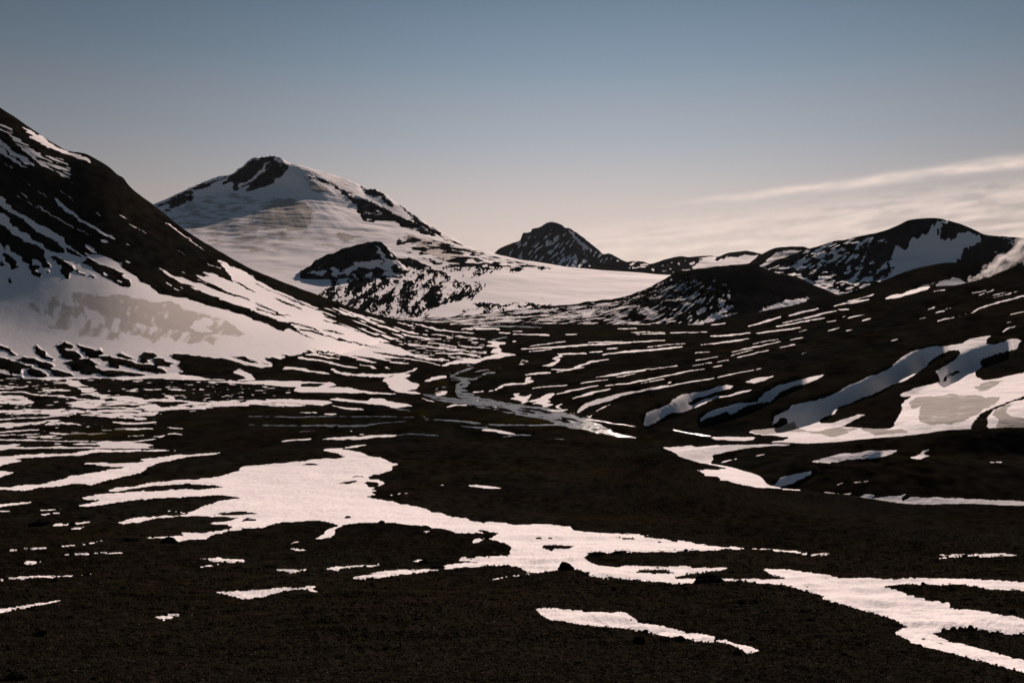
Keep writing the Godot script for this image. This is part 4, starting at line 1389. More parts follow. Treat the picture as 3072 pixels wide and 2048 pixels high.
	["V", "stroke", 1.00, 0.20, "thin snow streak above the river braids, fifth nearest", "snow streaks at the foot of the left slope", "1283,1027,1.4 1321,1032,2.0 1369,1041,1.4"],
	["M", "stroke", 1.00, 0.20, "", "snow streaks at the foot of the left slope", "1283,1027,1.4 1321,1032,2.0 1369,1041,1.4"],
	["V", "stroke", 1.00, 0.20, "long thin snow streak at the upper left of the river braids, second nearest", "snow streaks at the foot of the left slope", "1227,1032,2.9 1244,1035,3.3 1295,1041,2.3 1359,1050,1.6 1459,1058,1.4"],
	["M", "stroke", 1.00, 0.20, "", "snow streaks at the foot of the left slope", "1227,1032,2.9 1244,1035,3.3 1295,1041,2.3 1359,1050,1.6 1459,1058,1.4"],
	["V", "stroke", 1.00, 0.20, "thin snow streak above the river braids, third nearest", "snow streaks at the foot of the left slope", "1318,1039,1.4 1354,1045,2.0 1372,1048,3.3"],
	["M", "stroke", 1.00, 0.20, "", "snow streaks at the foot of the left slope", "1318,1039,1.4 1354,1045,2.0 1372,1048,3.3"],
	["V", "stroke", 1.00, 0.20, "thin snow streak above the river braids, second nearest", "snow streaks at the foot of the left slope", "1308,1060,2.3 1346,1060,3.3 1385,1059,4.2"],
	["M", "stroke", 1.00, 0.20, "", "snow streaks at the foot of the left slope", "1308,1060,2.3 1346,1060,3.3 1385,1059,4.2"],
	["V", "stroke", 1.00, 0.20, "thin snow streak above the river braids, fourth nearest", "snow streaks at the foot of the left slope", "1377,1035,1.4 1385,1038,2.3 1446,1044,1.4"],
	["M", "stroke", 1.00, 0.20, "", "snow streaks at the foot of the left slope", "1377,1035,1.4 1385,1038,2.3 1446,1044,1.4"],
	["V", "stroke", 1.00, 0.20, "long thin snow streak at the upper left of the river braids, nearest", "snow streaks at the foot of the left slope", "1227,1060,4.9 1257,1068,3.3 1298,1076,2.3 1346,1081,1.4"],
	["M", "stroke", 1.00, 0.20, "", "snow streaks at the foot of the left slope", "1227,1060,4.9 1257,1068,3.3 1298,1076,2.3 1346,1081,1.4"],
	["V", "stroke", 1.00, 0.20, "short thin snow streak at the upper left of the river braids, third nearest", "snow streaks at the foot of the left slope", "1252,1063,1.4 1283,1068,1.5"],
	["M", "stroke", 1.00, 0.20, "", "snow streaks at the foot of the left slope", "1252,1063,1.4 1283,1068,1.5"],
	["V", "stroke", 1.00, 0.20, "thin snow streak at the upper right of the river braids", "snow streaks at the foot of the left slope", "1385,1059,2.6 1410,1064,2.3 1436,1068,2.9 1448,1073,1.4"],
	["M", "stroke", 1.00, 0.20, "", "snow streaks at the foot of the left slope", "1385,1059,2.6 1410,1064,2.3 1436,1068,2.9 1448,1073,1.4"],
	["V", "stroke", 1.00, 0.20, "thin snow streak above the river braids, nearest", "snow streaks at the foot of the left slope", "1346,1068,1.4 1364,1073,1.6 1397,1078,1.4"],
	["M", "stroke", 1.00, 0.20, "", "snow streaks at the foot of the left slope", "1346,1068,1.4 1364,1073,1.6 1397,1078,1.4"],
	["V", "stroke", 1.00, 0.20, "long thin snow streak to the left of the river braids", "snow streaks at the foot of the left slope", "1206,1073,2.6 1237,1078,2.3 1283,1085,1.6 1321,1096,2.3"],
	["M", "stroke", 1.00, 0.20, "", "snow streaks at the foot of the left slope", "1206,1073,2.6 1237,1078,2.3 1283,1085,1.6 1321,1096,2.3"],
	["V", "stroke", 1.00, 0.20, "thin snow streak above the hammer shaped patch, second nearest", "snow streaks at the foot of the left slope", "1168,1085,1.4 1193,1088,3.9 1227,1090,1.4"],
	["M", "stroke", 1.00, 0.20, "", "snow streaks at the foot of the left slope", "1168,1085,1.4 1193,1088,3.9 1227,1090,1.4"],
	["V", "stroke", 1.00, 0.20, "short thin snow streak at the upper left of the hammer shaped patch, nearest", "snow streaks at the foot of the left slope", "1155,1101,2.3 1170,1106,1.4"],
	["M", "stroke", 1.00, 0.20, "", "snow streaks at the foot of the left slope", "1155,1101,2.3 1170,1106,1.4"],
	["V", "stroke", 1.00, 0.20, "thin snow streak at the upper left of the hammer shaped patch, second nearest", "snow streaks at the foot of the left slope", "1079,1093,1.4 1104,1097,2.3 1119,1101,5.9 1132,1105,1.6"],
	["M", "stroke", 1.00, 0.20, "", "snow streaks at the foot of the left slope", "1079,1093,1.4 1104,1097,2.3 1119,1101,5.9 1132,1105,1.6"],
	["V", "stroke", 1.00, 0.20, "thin snow streak at the upper left of the hammer shaped patch, third nearest", "snow streaks at the foot of the left slope", "1070,1078,2.0 1094,1082,3.3 1117,1087,2.9"],
	["M", "stroke", 1.00, 0.20, "", "snow streaks at the foot of the left slope", "1070,1078,2.0 1094,1082,3.3 1117,1087,2.9"],
	["V", "stroke", 1.00, 0.20, "short thin snow streak above the river braids, seventh nearest", "snow streaks at the foot of the left slope", "1308,1002,1.4 1346,1009,1.6"],
	["M", "stroke", 1.00, 0.20, "", "snow streaks at the foot of the left slope", "1308,1002,1.4 1346,1009,1.6"],
	["V", "stroke", 1.00, 0.20, "thin snow streak above the river braids, sixth nearest", "snow streaks at the foot of the left slope", "1367,1008,1.4 1410,1013,1.5 1456,1017,1.4"],
	["M", "stroke", 1.00, 0.20, "", "snow streaks at the foot of the left slope", "1367,1008,1.4 1410,1013,1.5 1456,1017,1.4"],
	["V", "stroke", 1.00, 0.20, "short thin snow streak at the upper left of the river braids, sixth nearest", "snow streaks at the foot of the left slope", "1188,1019,1.4 1216,1031,1.5"],
	["M", "stroke", 1.00, 0.20, "", "snow streaks at the foot of the left slope", "1188,1019,1.4 1216,1031,1.5"],
	["V", "stroke", 1.00, 0.20, "short thin snow streak at the upper left of the river braids, fifth nearest", "snow streaks at the foot of the left slope", "1270,1002,1.4 1283,1005,1.4"],
	["M", "stroke", 1.00, 0.20, "", "snow streaks at the foot of the left slope", "1270,1002,1.4 1283,1005,1.4"],
	["V", "stroke", 1.00, 0.20, "short thin snow streak above the hammer shaped patch, nearest", "snow streaks at the foot of the left slope", "1216,1118,2.3 1239,1111,2.3"],
	["M", "stroke", 1.00, 0.20, "", "snow streaks at the foot of the left slope", "1216,1118,2.3 1239,1111,2.3"],
	["V", "stroke", 1.00, 0.20, "long thin snow streak at the upper left of the hammer shaped patch, fourth nearest", "snow streaks at the foot of the left slope", "900,1073,4.9 931,1076,4.2 959,1081,3.9 984,1086,3.9 1012,1093,4.9 1043,1100,3.9 1073,1103,2.3"],
	["M", "stroke", 1.00, 0.20, "", "snow streaks at the foot of the left slope", "900,1073,4.9 931,1076,4.2 959,1081,3.9 984,1086,3.9 1012,1093,4.9 1043,1100,3.9 1073,1103,2.3"],
	["M", "stroke", 1.00, 0.20, "short thin snow streak above the hammer shaped patch, third nearest", "snow streaks at the foot of the left slope", "1099,1022,1.4 1119,1026,1.6"],
	["V", "stroke", 1.00, 0.20, "", "snow streaks at the foot of the left slope", "1099,1022,1.4 1119,1026,1.6"],
	["G", "poly", 1.00, 0.20, "broad white snowfield spreading across the dark gravel slope in the foreground", "", "325,1471 349,1462 408,1457 468,1446 544,1440 604,1436 664,1427 698,1417 719,1411 719,1403 736,1398 800,1393 872,1386 910,1382 900,1383 928,1381 955,1376 989,1375 1022,1374 1039,1370 1020,1364 1002,1356 964,1350 987,1346 1007,1345 1033,1343 1063,1337 1104,1331 1130,1327 1160,1322 1176,1319 1150,1328 1119,1331 1094,1335 1063,1342 1028,1346 1020,1348 1048,1350 1066,1354 1084,1357 1098,1364 1119,1369 1142,1372 1158,1379 1178,1389 1195,1390 1176,1397 1177,1406 1173,1411 1142,1419 1119,1424 1104,1431 1107,1438 1137,1438 1155,1449 1140,1457 1124,1462 1112,1468 1132,1471 1109,1477 1124,1482 1099,1490 1127,1495 1138,1499 1193,1508 1240,1518 1283,1527 1291,1535 1330,1540 1347,1548 1402,1554 1410,1563 1504,1567 1538,1574 1589,1574 1615,1570 1666,1576 1712,1580 1721,1591 1780,1595 1836,1599 1900,1601 1864,1599 1928,1603 1953,1605 1928,1610 1979,1616 2051,1622 2098,1631 2123,1635 2191,1639 2268,1644 2336,1648 2387,1652 2438,1661 2532,1662 2498,1664 2468,1668 2438,1666 2395,1659 2353,1654 2289,1648 2225,1646 2174,1645 2145,1650 2055,1652 1949,1654 1843,1654 1817,1661 1823,1654 1772,1656 1749,1671 1768,1684 1793,1695 1836,1701 1900,1700 1826,1700 1885,1698 1940,1696 1996,1698 2055,1699 2119,1704 2183,1703 2174,1708 2123,1714 2072,1720 2030,1730 2025,1734 2055,1734 2098,1734 2166,1735 2225,1737 2361,1736 2327,1727 2289,1708 2370,1707 2404,1714 2464,1722 2515,1730 2516,1734 2600,1734 2700,1734 2786,1734 2886,1737 2971,1739 3072,1746 3250,1765 3250,1788 3072,1773 3014,1769 2957,1766 2929,1759 2871,1752 2800,1752 2743,1753 2686,1753 2646,1757 2674,1767 2709,1776 2723,1786 2763,1794 2800,1801 2854,1810 2851,1823 2886,1829 2943,1833 3000,1844 3057,1851 3072,1856 3250,1890 3250,1935 3072,1903 3029,1900 2971,1893 2929,1884 2886,1883 2829,1884 2823,1897 2794,1897 2814,1909 2823,1914 2846,1923 2863,1929 2900,1936 2943,1948 2990,1960 3072,1980 3300,2040 3300,2095 3072,2017 2960,1985 2880,1965 2814,1948 2766,1937 2717,1914 2686,1900 2700,1891 2724,1879 2703,1870 2686,1857 2643,1844 2600,1833 2557,1821 2514,1809 2474,1799 2469,1793 2474,1790 2443,1779 2400,1767 2353,1754 2289,1750 2225,1742 2170,1742 2081,1747 2047,1749 1991,1745 1919,1741 1864,1737 1834,1732 1800,1731 1836,1735 1763,1729 1774,1720 1742,1710 1708,1707 1674,1710 1589,1718 1564,1703 1530,1697 1453,1697 1389,1701 1325,1708 1240,1720 1155,1730 1091,1734 1045,1736 1083,1727 1138,1714 1198,1708 1262,1707 1334,1707 1334,1695 1410,1688 1483,1683 1453,1681 1385,1683 1368,1678 1389,1671 1453,1669 1525,1668 1530,1652 1534,1639 1517,1629 1487,1620 1470,1616 1495,1601 1502,1595 1432,1591 1453,1600 1410,1598 1359,1595 1347,1588 1296,1583 1283,1576 1198,1569 1138,1567 1070,1568 1028,1574 1006,1588 1002,1605 977,1614 947,1617 972,1601 981,1588 1015,1576 998,1569 972,1563 943,1559 900,1563 829,1569 787,1582 723,1586 681,1593 630,1605 617,1618 574,1617 544,1622 527,1627 510,1613 427,1613 489,1610 549,1608 544,1598 613,1599 655,1591 689,1588 698,1580 681,1574 630,1571 689,1563 715,1552 664,1550 630,1548 553,1548 489,1552 425,1563 370,1572 353,1567 408,1552 468,1550 532,1546 574,1540 498,1531 553,1540 591,1527 604,1520 664,1501 719,1493 681,1486 638,1485 574,1488 510,1491 451,1497 383,1501 306,1514 264,1518 230,1520 272,1508 298,1501 238,1493 298,1482 383,1476 510,1469 613,1467 668,1461 638,1454 532,1452 459,1456 383,1467 332,1474"],
	["G", "poly", 0.00, 0.20, "", "", "638,1545 659,1537 723,1534 787,1541 723,1545"],
	["G", "poly", 0.00, 0.20, "", "", "723,1563 740,1552 774,1558 761,1562"],
	["G", "poly", 0.00, 0.20, "", "", "1010,1449 1038,1444 1053,1441 1076,1441 1068,1447 1043,1452"],
	["G", "poly", 0.00, 0.20, "", "", "1051,1433 1068,1427 1094,1428 1089,1431 1066,1431"],
	["G", "poly", 0.00, 0.20, "", "", "1090,1448 1104,1443 1130,1447 1140,1454 1124,1462 1104,1462 1102,1454"],
	["G", "poly", 0.00, 0.20, "", "", "1589,1611 1623,1613 1674,1609 1649,1614 1619,1617"],
	["G", "poly", 0.00, 0.20, "", "", "1625,1640 1636,1634 1687,1635 1725,1637 1708,1644 1657,1646 1632,1645"],
	["G", "poly", 0.00, 0.20, "", "", "1629,1652 1666,1649 1708,1648 1657,1652"],
	["G", "poly", 0.00, 0.20, "", "", "1902,1717 1928,1707 1979,1707 2030,1718 1962,1720"],
	["G", "poly", 0.00, 0.20, "", "", "1843,1612 1911,1615 1902,1619"],
	["G", "poly", 0.00, 0.20, "", "", "1957,1622 2000,1623 1979,1627"],
	["G", "poly", 0.00, 0.20, "", "", "908,1393 932,1389 961,1393 936,1396"],
	["G", "poly", 0.00, 0.20, "", "", "2760,1916 2771,1913 2791,1917 2771,1920"],
	["G", "poly", 0.00, 0.20, "", "", "2797,1923 2817,1927 2846,1931 2829,1934 2806,1929"],
	["G", "poly", 1.00, 0.20, "long tapering tongue of snow slanting left above the big foreground snowfield", "", "-298,1476 0,1461 55,1457 128,1451 183,1438 213,1427 272,1419 306,1413 374,1401 251,1391 264,1387 319,1389 374,1389 430,1383 421,1378 476,1372 544,1364 595,1361 664,1356 625,1364 587,1367 510,1383 468,1389 442,1400 421,1417 362,1430 306,1442 272,1455 238,1448 170,1457 115,1461 38,1480 68,1470 9,1468 0,1468 -298,1486"],
	["G", "poly", 1.00, 0.20, "thin forked band of snow at the left edge, just above the long slanting tongue", "", "-303,1372 0,1368 53,1365 90,1364 148,1361 219,1360 253,1353 279,1349 330,1349 395,1349 448,1350 551,1351 501,1353 422,1353 343,1354 277,1357 237,1366 185,1367 111,1371 63,1374 42,1377 66,1380 45,1386 16,1391 0,1398 -303,1416"],
	["V", "poly", 1.00, 0.20, "pale triangular snow sheet with thin fingers, left of the dark mossy flat", "", "0,1335 40,1332 66,1332 42,1339 66,1341 119,1340 211,1341 298,1340 302,1336 290,1333 211,1332 140,1332 185,1331 237,1329 295,1327 264,1325 316,1323 382,1323 409,1329 464,1335 443,1339 445,1343 469,1345 369,1345 264,1344 158,1344 79,1346 32,1345 0,1353 -303,1361 -303,1335"],
	["V", "poly", 1.00, 0.20, "thin hooked snow strip curving above the slanting tongue on the left", "", "364,1366 395,1361 427,1357 469,1356 435,1359 409,1362 382,1368 332,1372"],
	["G", "poly", 1.00, 0.20, "small snow strip at the left edge below the forked band", "", "-128,1418 0,1414 38,1416 26,1423 0,1430 -128,1435"],
	["G", "poly", 1.00, 0.20, "ragged little strip of snow at the left edge near the slanting tongue", "", "-128,1516 0,1513 47,1508 102,1504 81,1510 47,1515 0,1519 -128,1525"],
	["G", "stroke", 1.00, 0.20, "tiny snow sliver at the left edge beneath the ragged strip", "", "-85,1535,2.2 9,1534,2.5 30,1533,1.4"],
	["G", "stroke", 1.00, 0.20, "faint snow dash lying left of the snowfield fingers", "short snow dashes left of the foreground snowfield", "121,1532,1.6 149,1530,2.5 179,1528,1.6"],
	["G", "stroke", 1.00, 0.20, "thin snow dash slanting up just below the faint dash at left", "short snow dashes left of the foreground snowfield", "106,1546,1.6 140,1542,2.2 174,1538,1.6"],
	["G", "poly", 1.00, 0.20, "short flat snow patch broken by a dark round boulder at left", "", "157,1574 174,1571 204,1570 230,1567 276,1564 242,1571 204,1576 162,1579"],
	["G", "poly", 1.00, 0.20, "little snow sliver right under the patch with the round boulder", "", "202,1589 221,1583 255,1581 230,1588"],
	["G", "stroke", 1.00, 0.20, "slim snow streak, uppermost of the small streaks on the lower left gravel", "", "34,1651,1.6 68,1646,3.3 140,1642,1.9"],
	["G", "stroke", 1.00, 0.20, "slim upward curving snow streak right of the uppermost small streak", "", "182,1638,1.6 221,1635,3.0 264,1630,3.0 306,1622,1.4"],
	["G", "stroke", 1.00, 0.20, "flat snow streak beneath the upward curving one at lower left", "", "179,1664,1.6 238,1661,3.8 298,1659,4.1 368,1658,1.6"],
	["G", "poly", 1.00, 0.20, "small half moon of snow with a pebbly lower rim at lower left", "", "57,1685 85,1683 130,1679 115,1690 81,1692"],
	["G", "poly", 1.00, 0.20, "pointed oval snow patch near the middle of the left gravel slope", "", "602,1676 659,1672 681,1676 732,1678 736,1682 723,1685 698,1688 664,1689 638,1683"],
	["G", "stroke", 1.00, 0.20, "slim snow sliver under the pointed oval patch", "", "602,1700,1.4 630,1697,2.5 657,1693,1.4"],
	["G", "stroke", 1.00, 0.20, "long thin snow band running in from the left edge above the lowest gravel", "", "-213,1746,8.2 0,1738,6.5 106,1730,3.5 191,1728,2.7 285,1721,1.4"],
	["G", "poly", 1.00, 0.20, "bright wedge of snow alone on the gravel, left of centre", "", "650,1776 689,1775 766,1769 829,1765 893,1762 949,1757 932,1768 961,1776 936,1774 885,1768 829,1776 800,1787 744,1798 719,1794 689,1786"],
	["G", "stroke", 1.00, 0.20, "curved snow band at the left edge, lowest on that side", "", "-213,1869,16.3 0,1833,12.0 51,1823,7.1 119,1812,4.6 183,1802,1.4"],
	["G", "poly", 1.00, 0.20, "tiny triangular snow patch in the lower left gravel", "", "467,1852 489,1848 549,1839 523,1849 493,1861 481,1857"],
	["G", "stroke", 1.00, 0.20, "minute snow dash beside the snowfield's short spur", "", "872,1629,1.4 897,1624,1.6"],
	["G", "poly", 1.00, 0.20, "small flat snow fleck below the snowfield's short spur", "", "868,1645 885,1645 919,1649 893,1652"],
	["G", "poly", 1.00, 0.20, "small broken snow strip on the gravel below the snowfield's middle", "", "829,1710 872,1708 923,1706 885,1718 855,1716"],
	["G", "poly", 1.00, 0.20, "forked thin snow strip under the dark gravel spit at centre left", "", "970,1707 1002,1699 1070,1696 1142,1691 1113,1698 1062,1701 1017,1704 1019,1713"],
	["G", "poly", 1.00, 0.20, "small snow nook on the gravel spit left of the big boulder", "", "1238,1685 1249,1679 1273,1677 1259,1685"],
	["G", "poly", 1.00, 0.20, "thin snow dash near the top of the gravel island", "", "1254,1596 1283,1591 1317,1592 1274,1598"],
	["G", "poly", 1.00, 0.20, "short snow notch at the right of the gravel island", "", "1417,1628 1423,1618 1455,1616 1432,1628"],
	["G", "stroke", 1.00, 0.20, "thin snow dash at the gravel island's tip", "", "1478,1657,1.6 1513,1656,2.2"],
	["G", "poly", 1.00, 0.20, "short bright snow strip alone on the dark slope above the snowfield", "", "1385,1458 1426,1454 1454,1457 1484,1458 1504,1466 1466,1465 1432,1461"],
	["G", "stroke", 1.00, 0.20, "speck of snow left of the lone bright strip on the dark slope", "", "1317,1456,1.4 1327,1455,2.2"],
	["G", "stroke", 1.00, 0.20, "left one of three snow specks on the dark slope beside the big snowfield", "snow specks beside the big snowfield", "1170,1485,1.4 1176,1484,1.4"],
	["G", "stroke", 1.00, 0.20, "middle one of three snow specks on the dark slope beside the big snowfield", "snow specks beside the big snowfield", "1193,1482,1.4 1201,1480,1.4"],
	["G", "stroke", 1.00, 0.20, "right one of three snow specks on the dark slope beside the big snowfield", "snow specks beside the big snowfield", "1213,1479,1.6 1224,1481,1.9"],
	["G", "stroke", 1.00, 0.20, "small snow dash under the gravel bank left of the big boulder", "", "1475,1740,2.7 1491,1736,2.2 1521,1730,1.6"],
	["G", "stroke", 1.00, 0.20, "hairline of snow leading to the big boulder", "", "1538,1727,1.4 1585,1722,1.4"],
	["G", "poly", 1.00, 0.20, "long ragged snow band, lowest in the middle of the foreground gravel", "", "1606,1826 1632,1824 1687,1829 1729,1830 1768,1836 1802,1837 1849,1839 1878,1837 1843,1837 1864,1836 1885,1842 1900,1854 1919,1869 1970,1876 2030,1888 2072,1897 2123,1905 2153,1912 2140,1918 2183,1922 2208,1933 2251,1941 2279,1952 2264,1956 2242,1961 2219,1944 2183,1929 2149,1924 2098,1924 2038,1912 1970,1901 1906,1890 1834,1880 1895,1886 1836,1882 1763,1874 1708,1865 1653,1860 1623,1844"],
	["G", "poly", 1.00, 0.20, "thin forked snow strip on the gravel near the right edge", "", "2797,1675 2837,1671 2869,1669 2829,1666 2809,1663 2826,1661 2846,1666 2900,1663 2943,1661 2986,1659 3023,1661 3069,1665 3029,1669 2986,1671 2951,1671 2949,1668 2914,1667 2871,1670 2829,1675"],
	["G", "poly", 1.00, 0.20, "smooth rounded snow tongue draped over the brow of the dark foreground slope", "", "2085,1410 2115,1409 2149,1409 2183,1406 2157,1399 2127,1392 2115,1384 2200,1384 2251,1409 2293,1431 2327,1456 2370,1460 2404,1470 2361,1468 2321,1463 2285,1462 2234,1455 2200,1446 2161,1439 2166,1435 2149,1429 2115,1426 2112,1418"],
	["V", "poly", 1.00, 0.20, "rounded snow drift in the gully where the stream bends right", "", "1991,1341 2029,1340 2072,1335 2089,1341 2127,1338 2178,1335 2251,1334 2327,1332 2370,1333 2310,1337 2263,1341 2212,1350 2174,1356 2144,1362 2136,1371 2142,1377 2132,1389 2157,1401 2098,1394 2046,1388 2008,1369 1995,1350"],
	["H", "poly", 1.00, 0.20, "", "", "1991,1341 2029,1340 2072,1335 2089,1341 2127,1338 2178,1335 2251,1334 2327,1332 2370,1333 2310,1337 2263,1341 2212,1350 2174,1356 2144,1362 2136,1371 2142,1377 2132,1389 2157,1401 2098,1394 2046,1388 2008,1369 1995,1350"],
	["H", "poly", 1.00, 0.20, "long shaded snowdrift below the rim of the right hand hillocks", "", "2434,1385 2463,1377 2489,1370 2536,1360 2582,1358 2616,1351 2638,1354 2667,1351 2695,1350 2676,1361 2646,1370 2604,1375 2540,1380 2476,1388"],
	["H", "poly", 1.00, 0.20, "little bird shaped snow patch on the right hand hillock", "", "2731,1372 2753,1365 2770,1352 2791,1346 2770,1363 2791,1368 2761,1377"],
	["H", "poly", 1.00, 0.20, "steep shaded snow patch on the gully side near the snow tongue", "", "2318,1460 2344,1432 2378,1423 2412,1416 2438,1412 2434,1423 2395,1440 2361,1455 2327,1462"],
	["H", "stroke", 1.00, 0.20, "thin snow streak on the gully bank above the rounded tongue", "", "2163,1388,1.4 2183,1382,3.3 2210,1377,1.4"],
	["H", "stroke", 1.00, 0.20, "snow fleck on the bank to the right of the thin gully streak", "", "2270,1368,1.4 2291,1363,1.9"],
	["H", "stroke", 1.00, 0.20, "steeper left hairline of snow on the right hillock's lower flank", "snow hairlines on the right hillock", "2514,1455,1.4 2532,1448,1.4"],
	["H", "stroke", 1.00, 0.20, "flatter right hairline of snow on the right hillock's lower flank", "snow hairlines on the right hillock", "2565,1448,1.4 2604,1443,1.9"],
	["H", "stroke", 1.00, 0.20, "faint snow line at the far right of the hillock", "", "2967,1386,1.4 3006,1386,1.6"],
	["H", "poly", 1.00, 0.20, "toothed white snow band in the ditch behind the foreground slope at right", "", "2476,1477 2491,1477 2534,1484 2544,1481 2561,1476 2546,1487 2582,1490 2591,1483 2625,1486 2608,1494 2642,1491 2667,1489 2689,1488 2722,1480 2706,1495 2714,1503 2736,1491 2757,1489 2761,1494 2816,1490 2833,1494 2923,1497 3008,1500 3072,1505 3263,1509 3263,1545 3072,1541 2923,1541 2770,1539 2689,1533 2625,1524 2540,1507 2485,1488"],
	["V", "poly", 1.00, 0.20, "great forked snowdrift and dirty snow flat filling the gully at right", "", "2319,1269 2323,1250 2344,1239 2370,1226 2378,1215 2412,1207 2480,1192 2523,1171 2561,1150 2608,1129 2646,1116 2680,1099 2697,1078 2723,1061 2753,1050 2795,1040 2829,1038 2850,1036 2889,1031 2914,1016 2948,1010 2974,1007 2961,1020 2959,1031 2982,1033 3012,1027 3021,1020 3055,1015 3067,1021 3055,1039 3048,1048 3016,1054 2978,1067 2944,1080 2940,1090 2948,1099 2974,1080 2961,1092 2931,1110 2927,1120 2935,1133 2952,1140 2987,1136 3021,1129 3072,1118 3263,1103 3263,1290 3072,1288 2987,1290 2918,1295 2850,1299 2710,1318 2497,1337 2412,1339 2306,1333 2323,1324 2348,1322 2370,1312 2310,1305 2276,1303 2249,1297 2263,1290 2327,1284 2365,1271 2365,1254 2344,1252 2327,1267 2321,1275"],
	["V", "poly", 0.00, 0.20, "", "", "2457,1264 2468,1254 2506,1239 2514,1224 2553,1209 2604,1188 2633,1175 2689,1150 2719,1141 2753,1118 2787,1090 2812,1069 2846,1051 2880,1049 2885,1058 2867,1078 2838,1097 2814,1110 2810,1116 2818,1129 2825,1144 2795,1152 2753,1163 2710,1178 2702,1184 2710,1190 2736,1188 2714,1205 2706,1214 2710,1222 2702,1243 2689,1263 2685,1278 2667,1286 2604,1284 2523,1280 2553,1265 2599,1243 2574,1243 2540,1256 2497,1269 2468,1270"],
	["V", "poly", 0.00, 0.20, "", "", "2831,1146 2833,1131 2846,1122 2872,1111 2884,1112 2876,1120 2846,1131 2838,1144"],
	["V", "poly", 0.00, 0.20, "", "", "2914,1303 2923,1265 2940,1243 2974,1226 3021,1207 3072,1188 3263,1154 3263,1175 3072,1198 3029,1208 2991,1225 2969,1244 2963,1257 2967,1282 2944,1303"],
	["V", "dirt", 1.00, 0.20, "", "", "2727,1207 2753,1192 2795,1190 2850,1182 2880,1188 2944,1188 3004,1192 2999,1205 2969,1222 2940,1239 2914,1252 2893,1263 2859,1275 2795,1275 2761,1265 2757,1243 2761,1218 2736,1226"],
	["V", "dirt", 1.00, 0.20, "", "", "2978,1243 3008,1222 3042,1209 3021,1239 3072,1256 3178,1248 3178,1284 2987,1282 2999,1265"],
	["V", "dirt", 1.00, 0.20, "", "", "2251,1292 2310,1286 2365,1271 2383,1265 2400,1286 2455,1295 2523,1282 2578,1286 2540,1303 2497,1312 2468,1303 2395,1297 2285,1303"],
	["V", "dirt", 1.00, 0.20, "", "", "2582,1286 2710,1288 2731,1299 2625,1307"],
	["V", "dirt", 1.00, 0.20, "", "", "2923,1163 2965,1146 3016,1137 2987,1158 2944,1175"],
	["V", "poly", 1.00, 0.20, "thin flat snow ledge at the stream edge below the curving drifts", "", "2132,1312 2178,1310 2234,1311 2266,1312 2259,1320 2200,1322 2149,1318"],
	["V", "poly", 1.00, 0.20, "curving snowdrift with a hooked upper end, left of the great forked drift", "", "2098,1267 2104,1252 2132,1233 2170,1222 2212,1209 2272,1205 2276,1197 2302,1175 2336,1156 2370,1148 2408,1137 2442,1129 2474,1122 2468,1129 2434,1146 2387,1157 2348,1174 2327,1187 2314,1204 2302,1206 2280,1208 2255,1214 2229,1221 2212,1236 2195,1244 2183,1234 2157,1244 2119,1255"],
	["V", "poly", 1.00, 0.20, "split snowdrift with a dark cleft on the right bank", "", "1930,1274 1940,1238 1974,1227 2013,1208 2038,1187 2064,1181 2098,1176 2123,1170 2157,1159 2183,1154 2202,1157 2195,1164 2161,1173 2123,1186 2089,1192 2066,1209 2072,1215 2106,1199 2136,1193 2119,1208 2064,1230 2047,1237 2017,1237 1987,1254 1970,1267 1949,1276"],
	["V", "stroke", 1.00, 0.20, "broken shaded snow strip joining the split drift", "", "2123,1200,6.0 2149,1189,6.0 2166,1190,2.7 2191,1186,3.8 2217,1178,5.4 2255,1170,2.2"],
	["V", "poly", 1.00, 0.20, "plump oval snow patch on the dark right slope", "", "2238,1147 2251,1139 2285,1132 2326,1127 2297,1140 2263,1150"],
	["V", "poly", 1.00, 0.20, "long shaded drift nearest the stream on the right bank", "", "1711,1240 1729,1239 1740,1224 1752,1214 1772,1204 1797,1196 1823,1190 1848,1182 1877,1176 1900,1173 2047,1150 2013,1154 1966,1168 1910,1175 1868,1186 1842,1196 1783,1213 1757,1224 1736,1238 1711,1241"],
	["V", "stroke", 1.00, 0.20, "slim drift just above the long shaded drift on the bank", "", "1721,1195,2.2 1753,1185,6.0 1791,1175,4.4 1834,1166,1.6"],
	["V", "stroke", 1.00, 0.20, "pale curved drift, third above the stream on the bank", "", "1672,1182,1.6 1723,1169,3.8 1766,1161,3.3 1796,1156,1.4"],
	["V", "stroke", 1.00, 0.20, "small snow fleck between the drift and the stream bend", "", "1789,1233,1.4 1808,1222,3.3 1830,1213,1.4"],
	["V", "poly", 1.00, 0.20, "star shaped snow patches at the foot of the right bank", "", "1527,1196 1545,1194 1547,1189 1537,1181 1558,1179 1555,1185 1576,1190 1597,1182 1588,1195 1579,1200 1586,1203 1619,1194 1639,1182 1669,1179 1657,1186 1647,1199 1653,1204 1639,1210 1660,1212 1652,1217 1627,1222 1632,1216 1616,1210 1598,1212 1609,1205 1583,1204 1565,1212 1565,1204 1545,1199"],
	["V", "poly", 1.00, 0.20, "small ragged snow scraps on the shore beside the sparkling stream", "", "1637,1231 1657,1228 1678,1230 1703,1228 1693,1234 1657,1235"],
	["V", "poly", 1.00, 0.20, "forked snow scrap just above the shore scraps", "", "1667,1219 1675,1214 1688,1210 1678,1218 1683,1223 1689,1227 1675,1224"],
	["V", "stroke", 1.00, 0.20, "little snow knot by the stream's right bank", "", "1763,1247,1.6 1769,1251,4.2 1776,1245,1.6"],
	["V", "stroke", 1.00, 0.20, "snow strip along the stream's far right bank", "", "1759,1258,1.6 1774,1259,4.2 1797,1263,2.3 1836,1268,1.4"],
	["V", "stroke", 1.00, 0.20, "long slim snow streak ending in a wide smear below the bends", "", "1655,1108,1.6 1711,1108,3.8 1740,1098,7.1 1774,1085,3.8 1830,1077,1.4"],
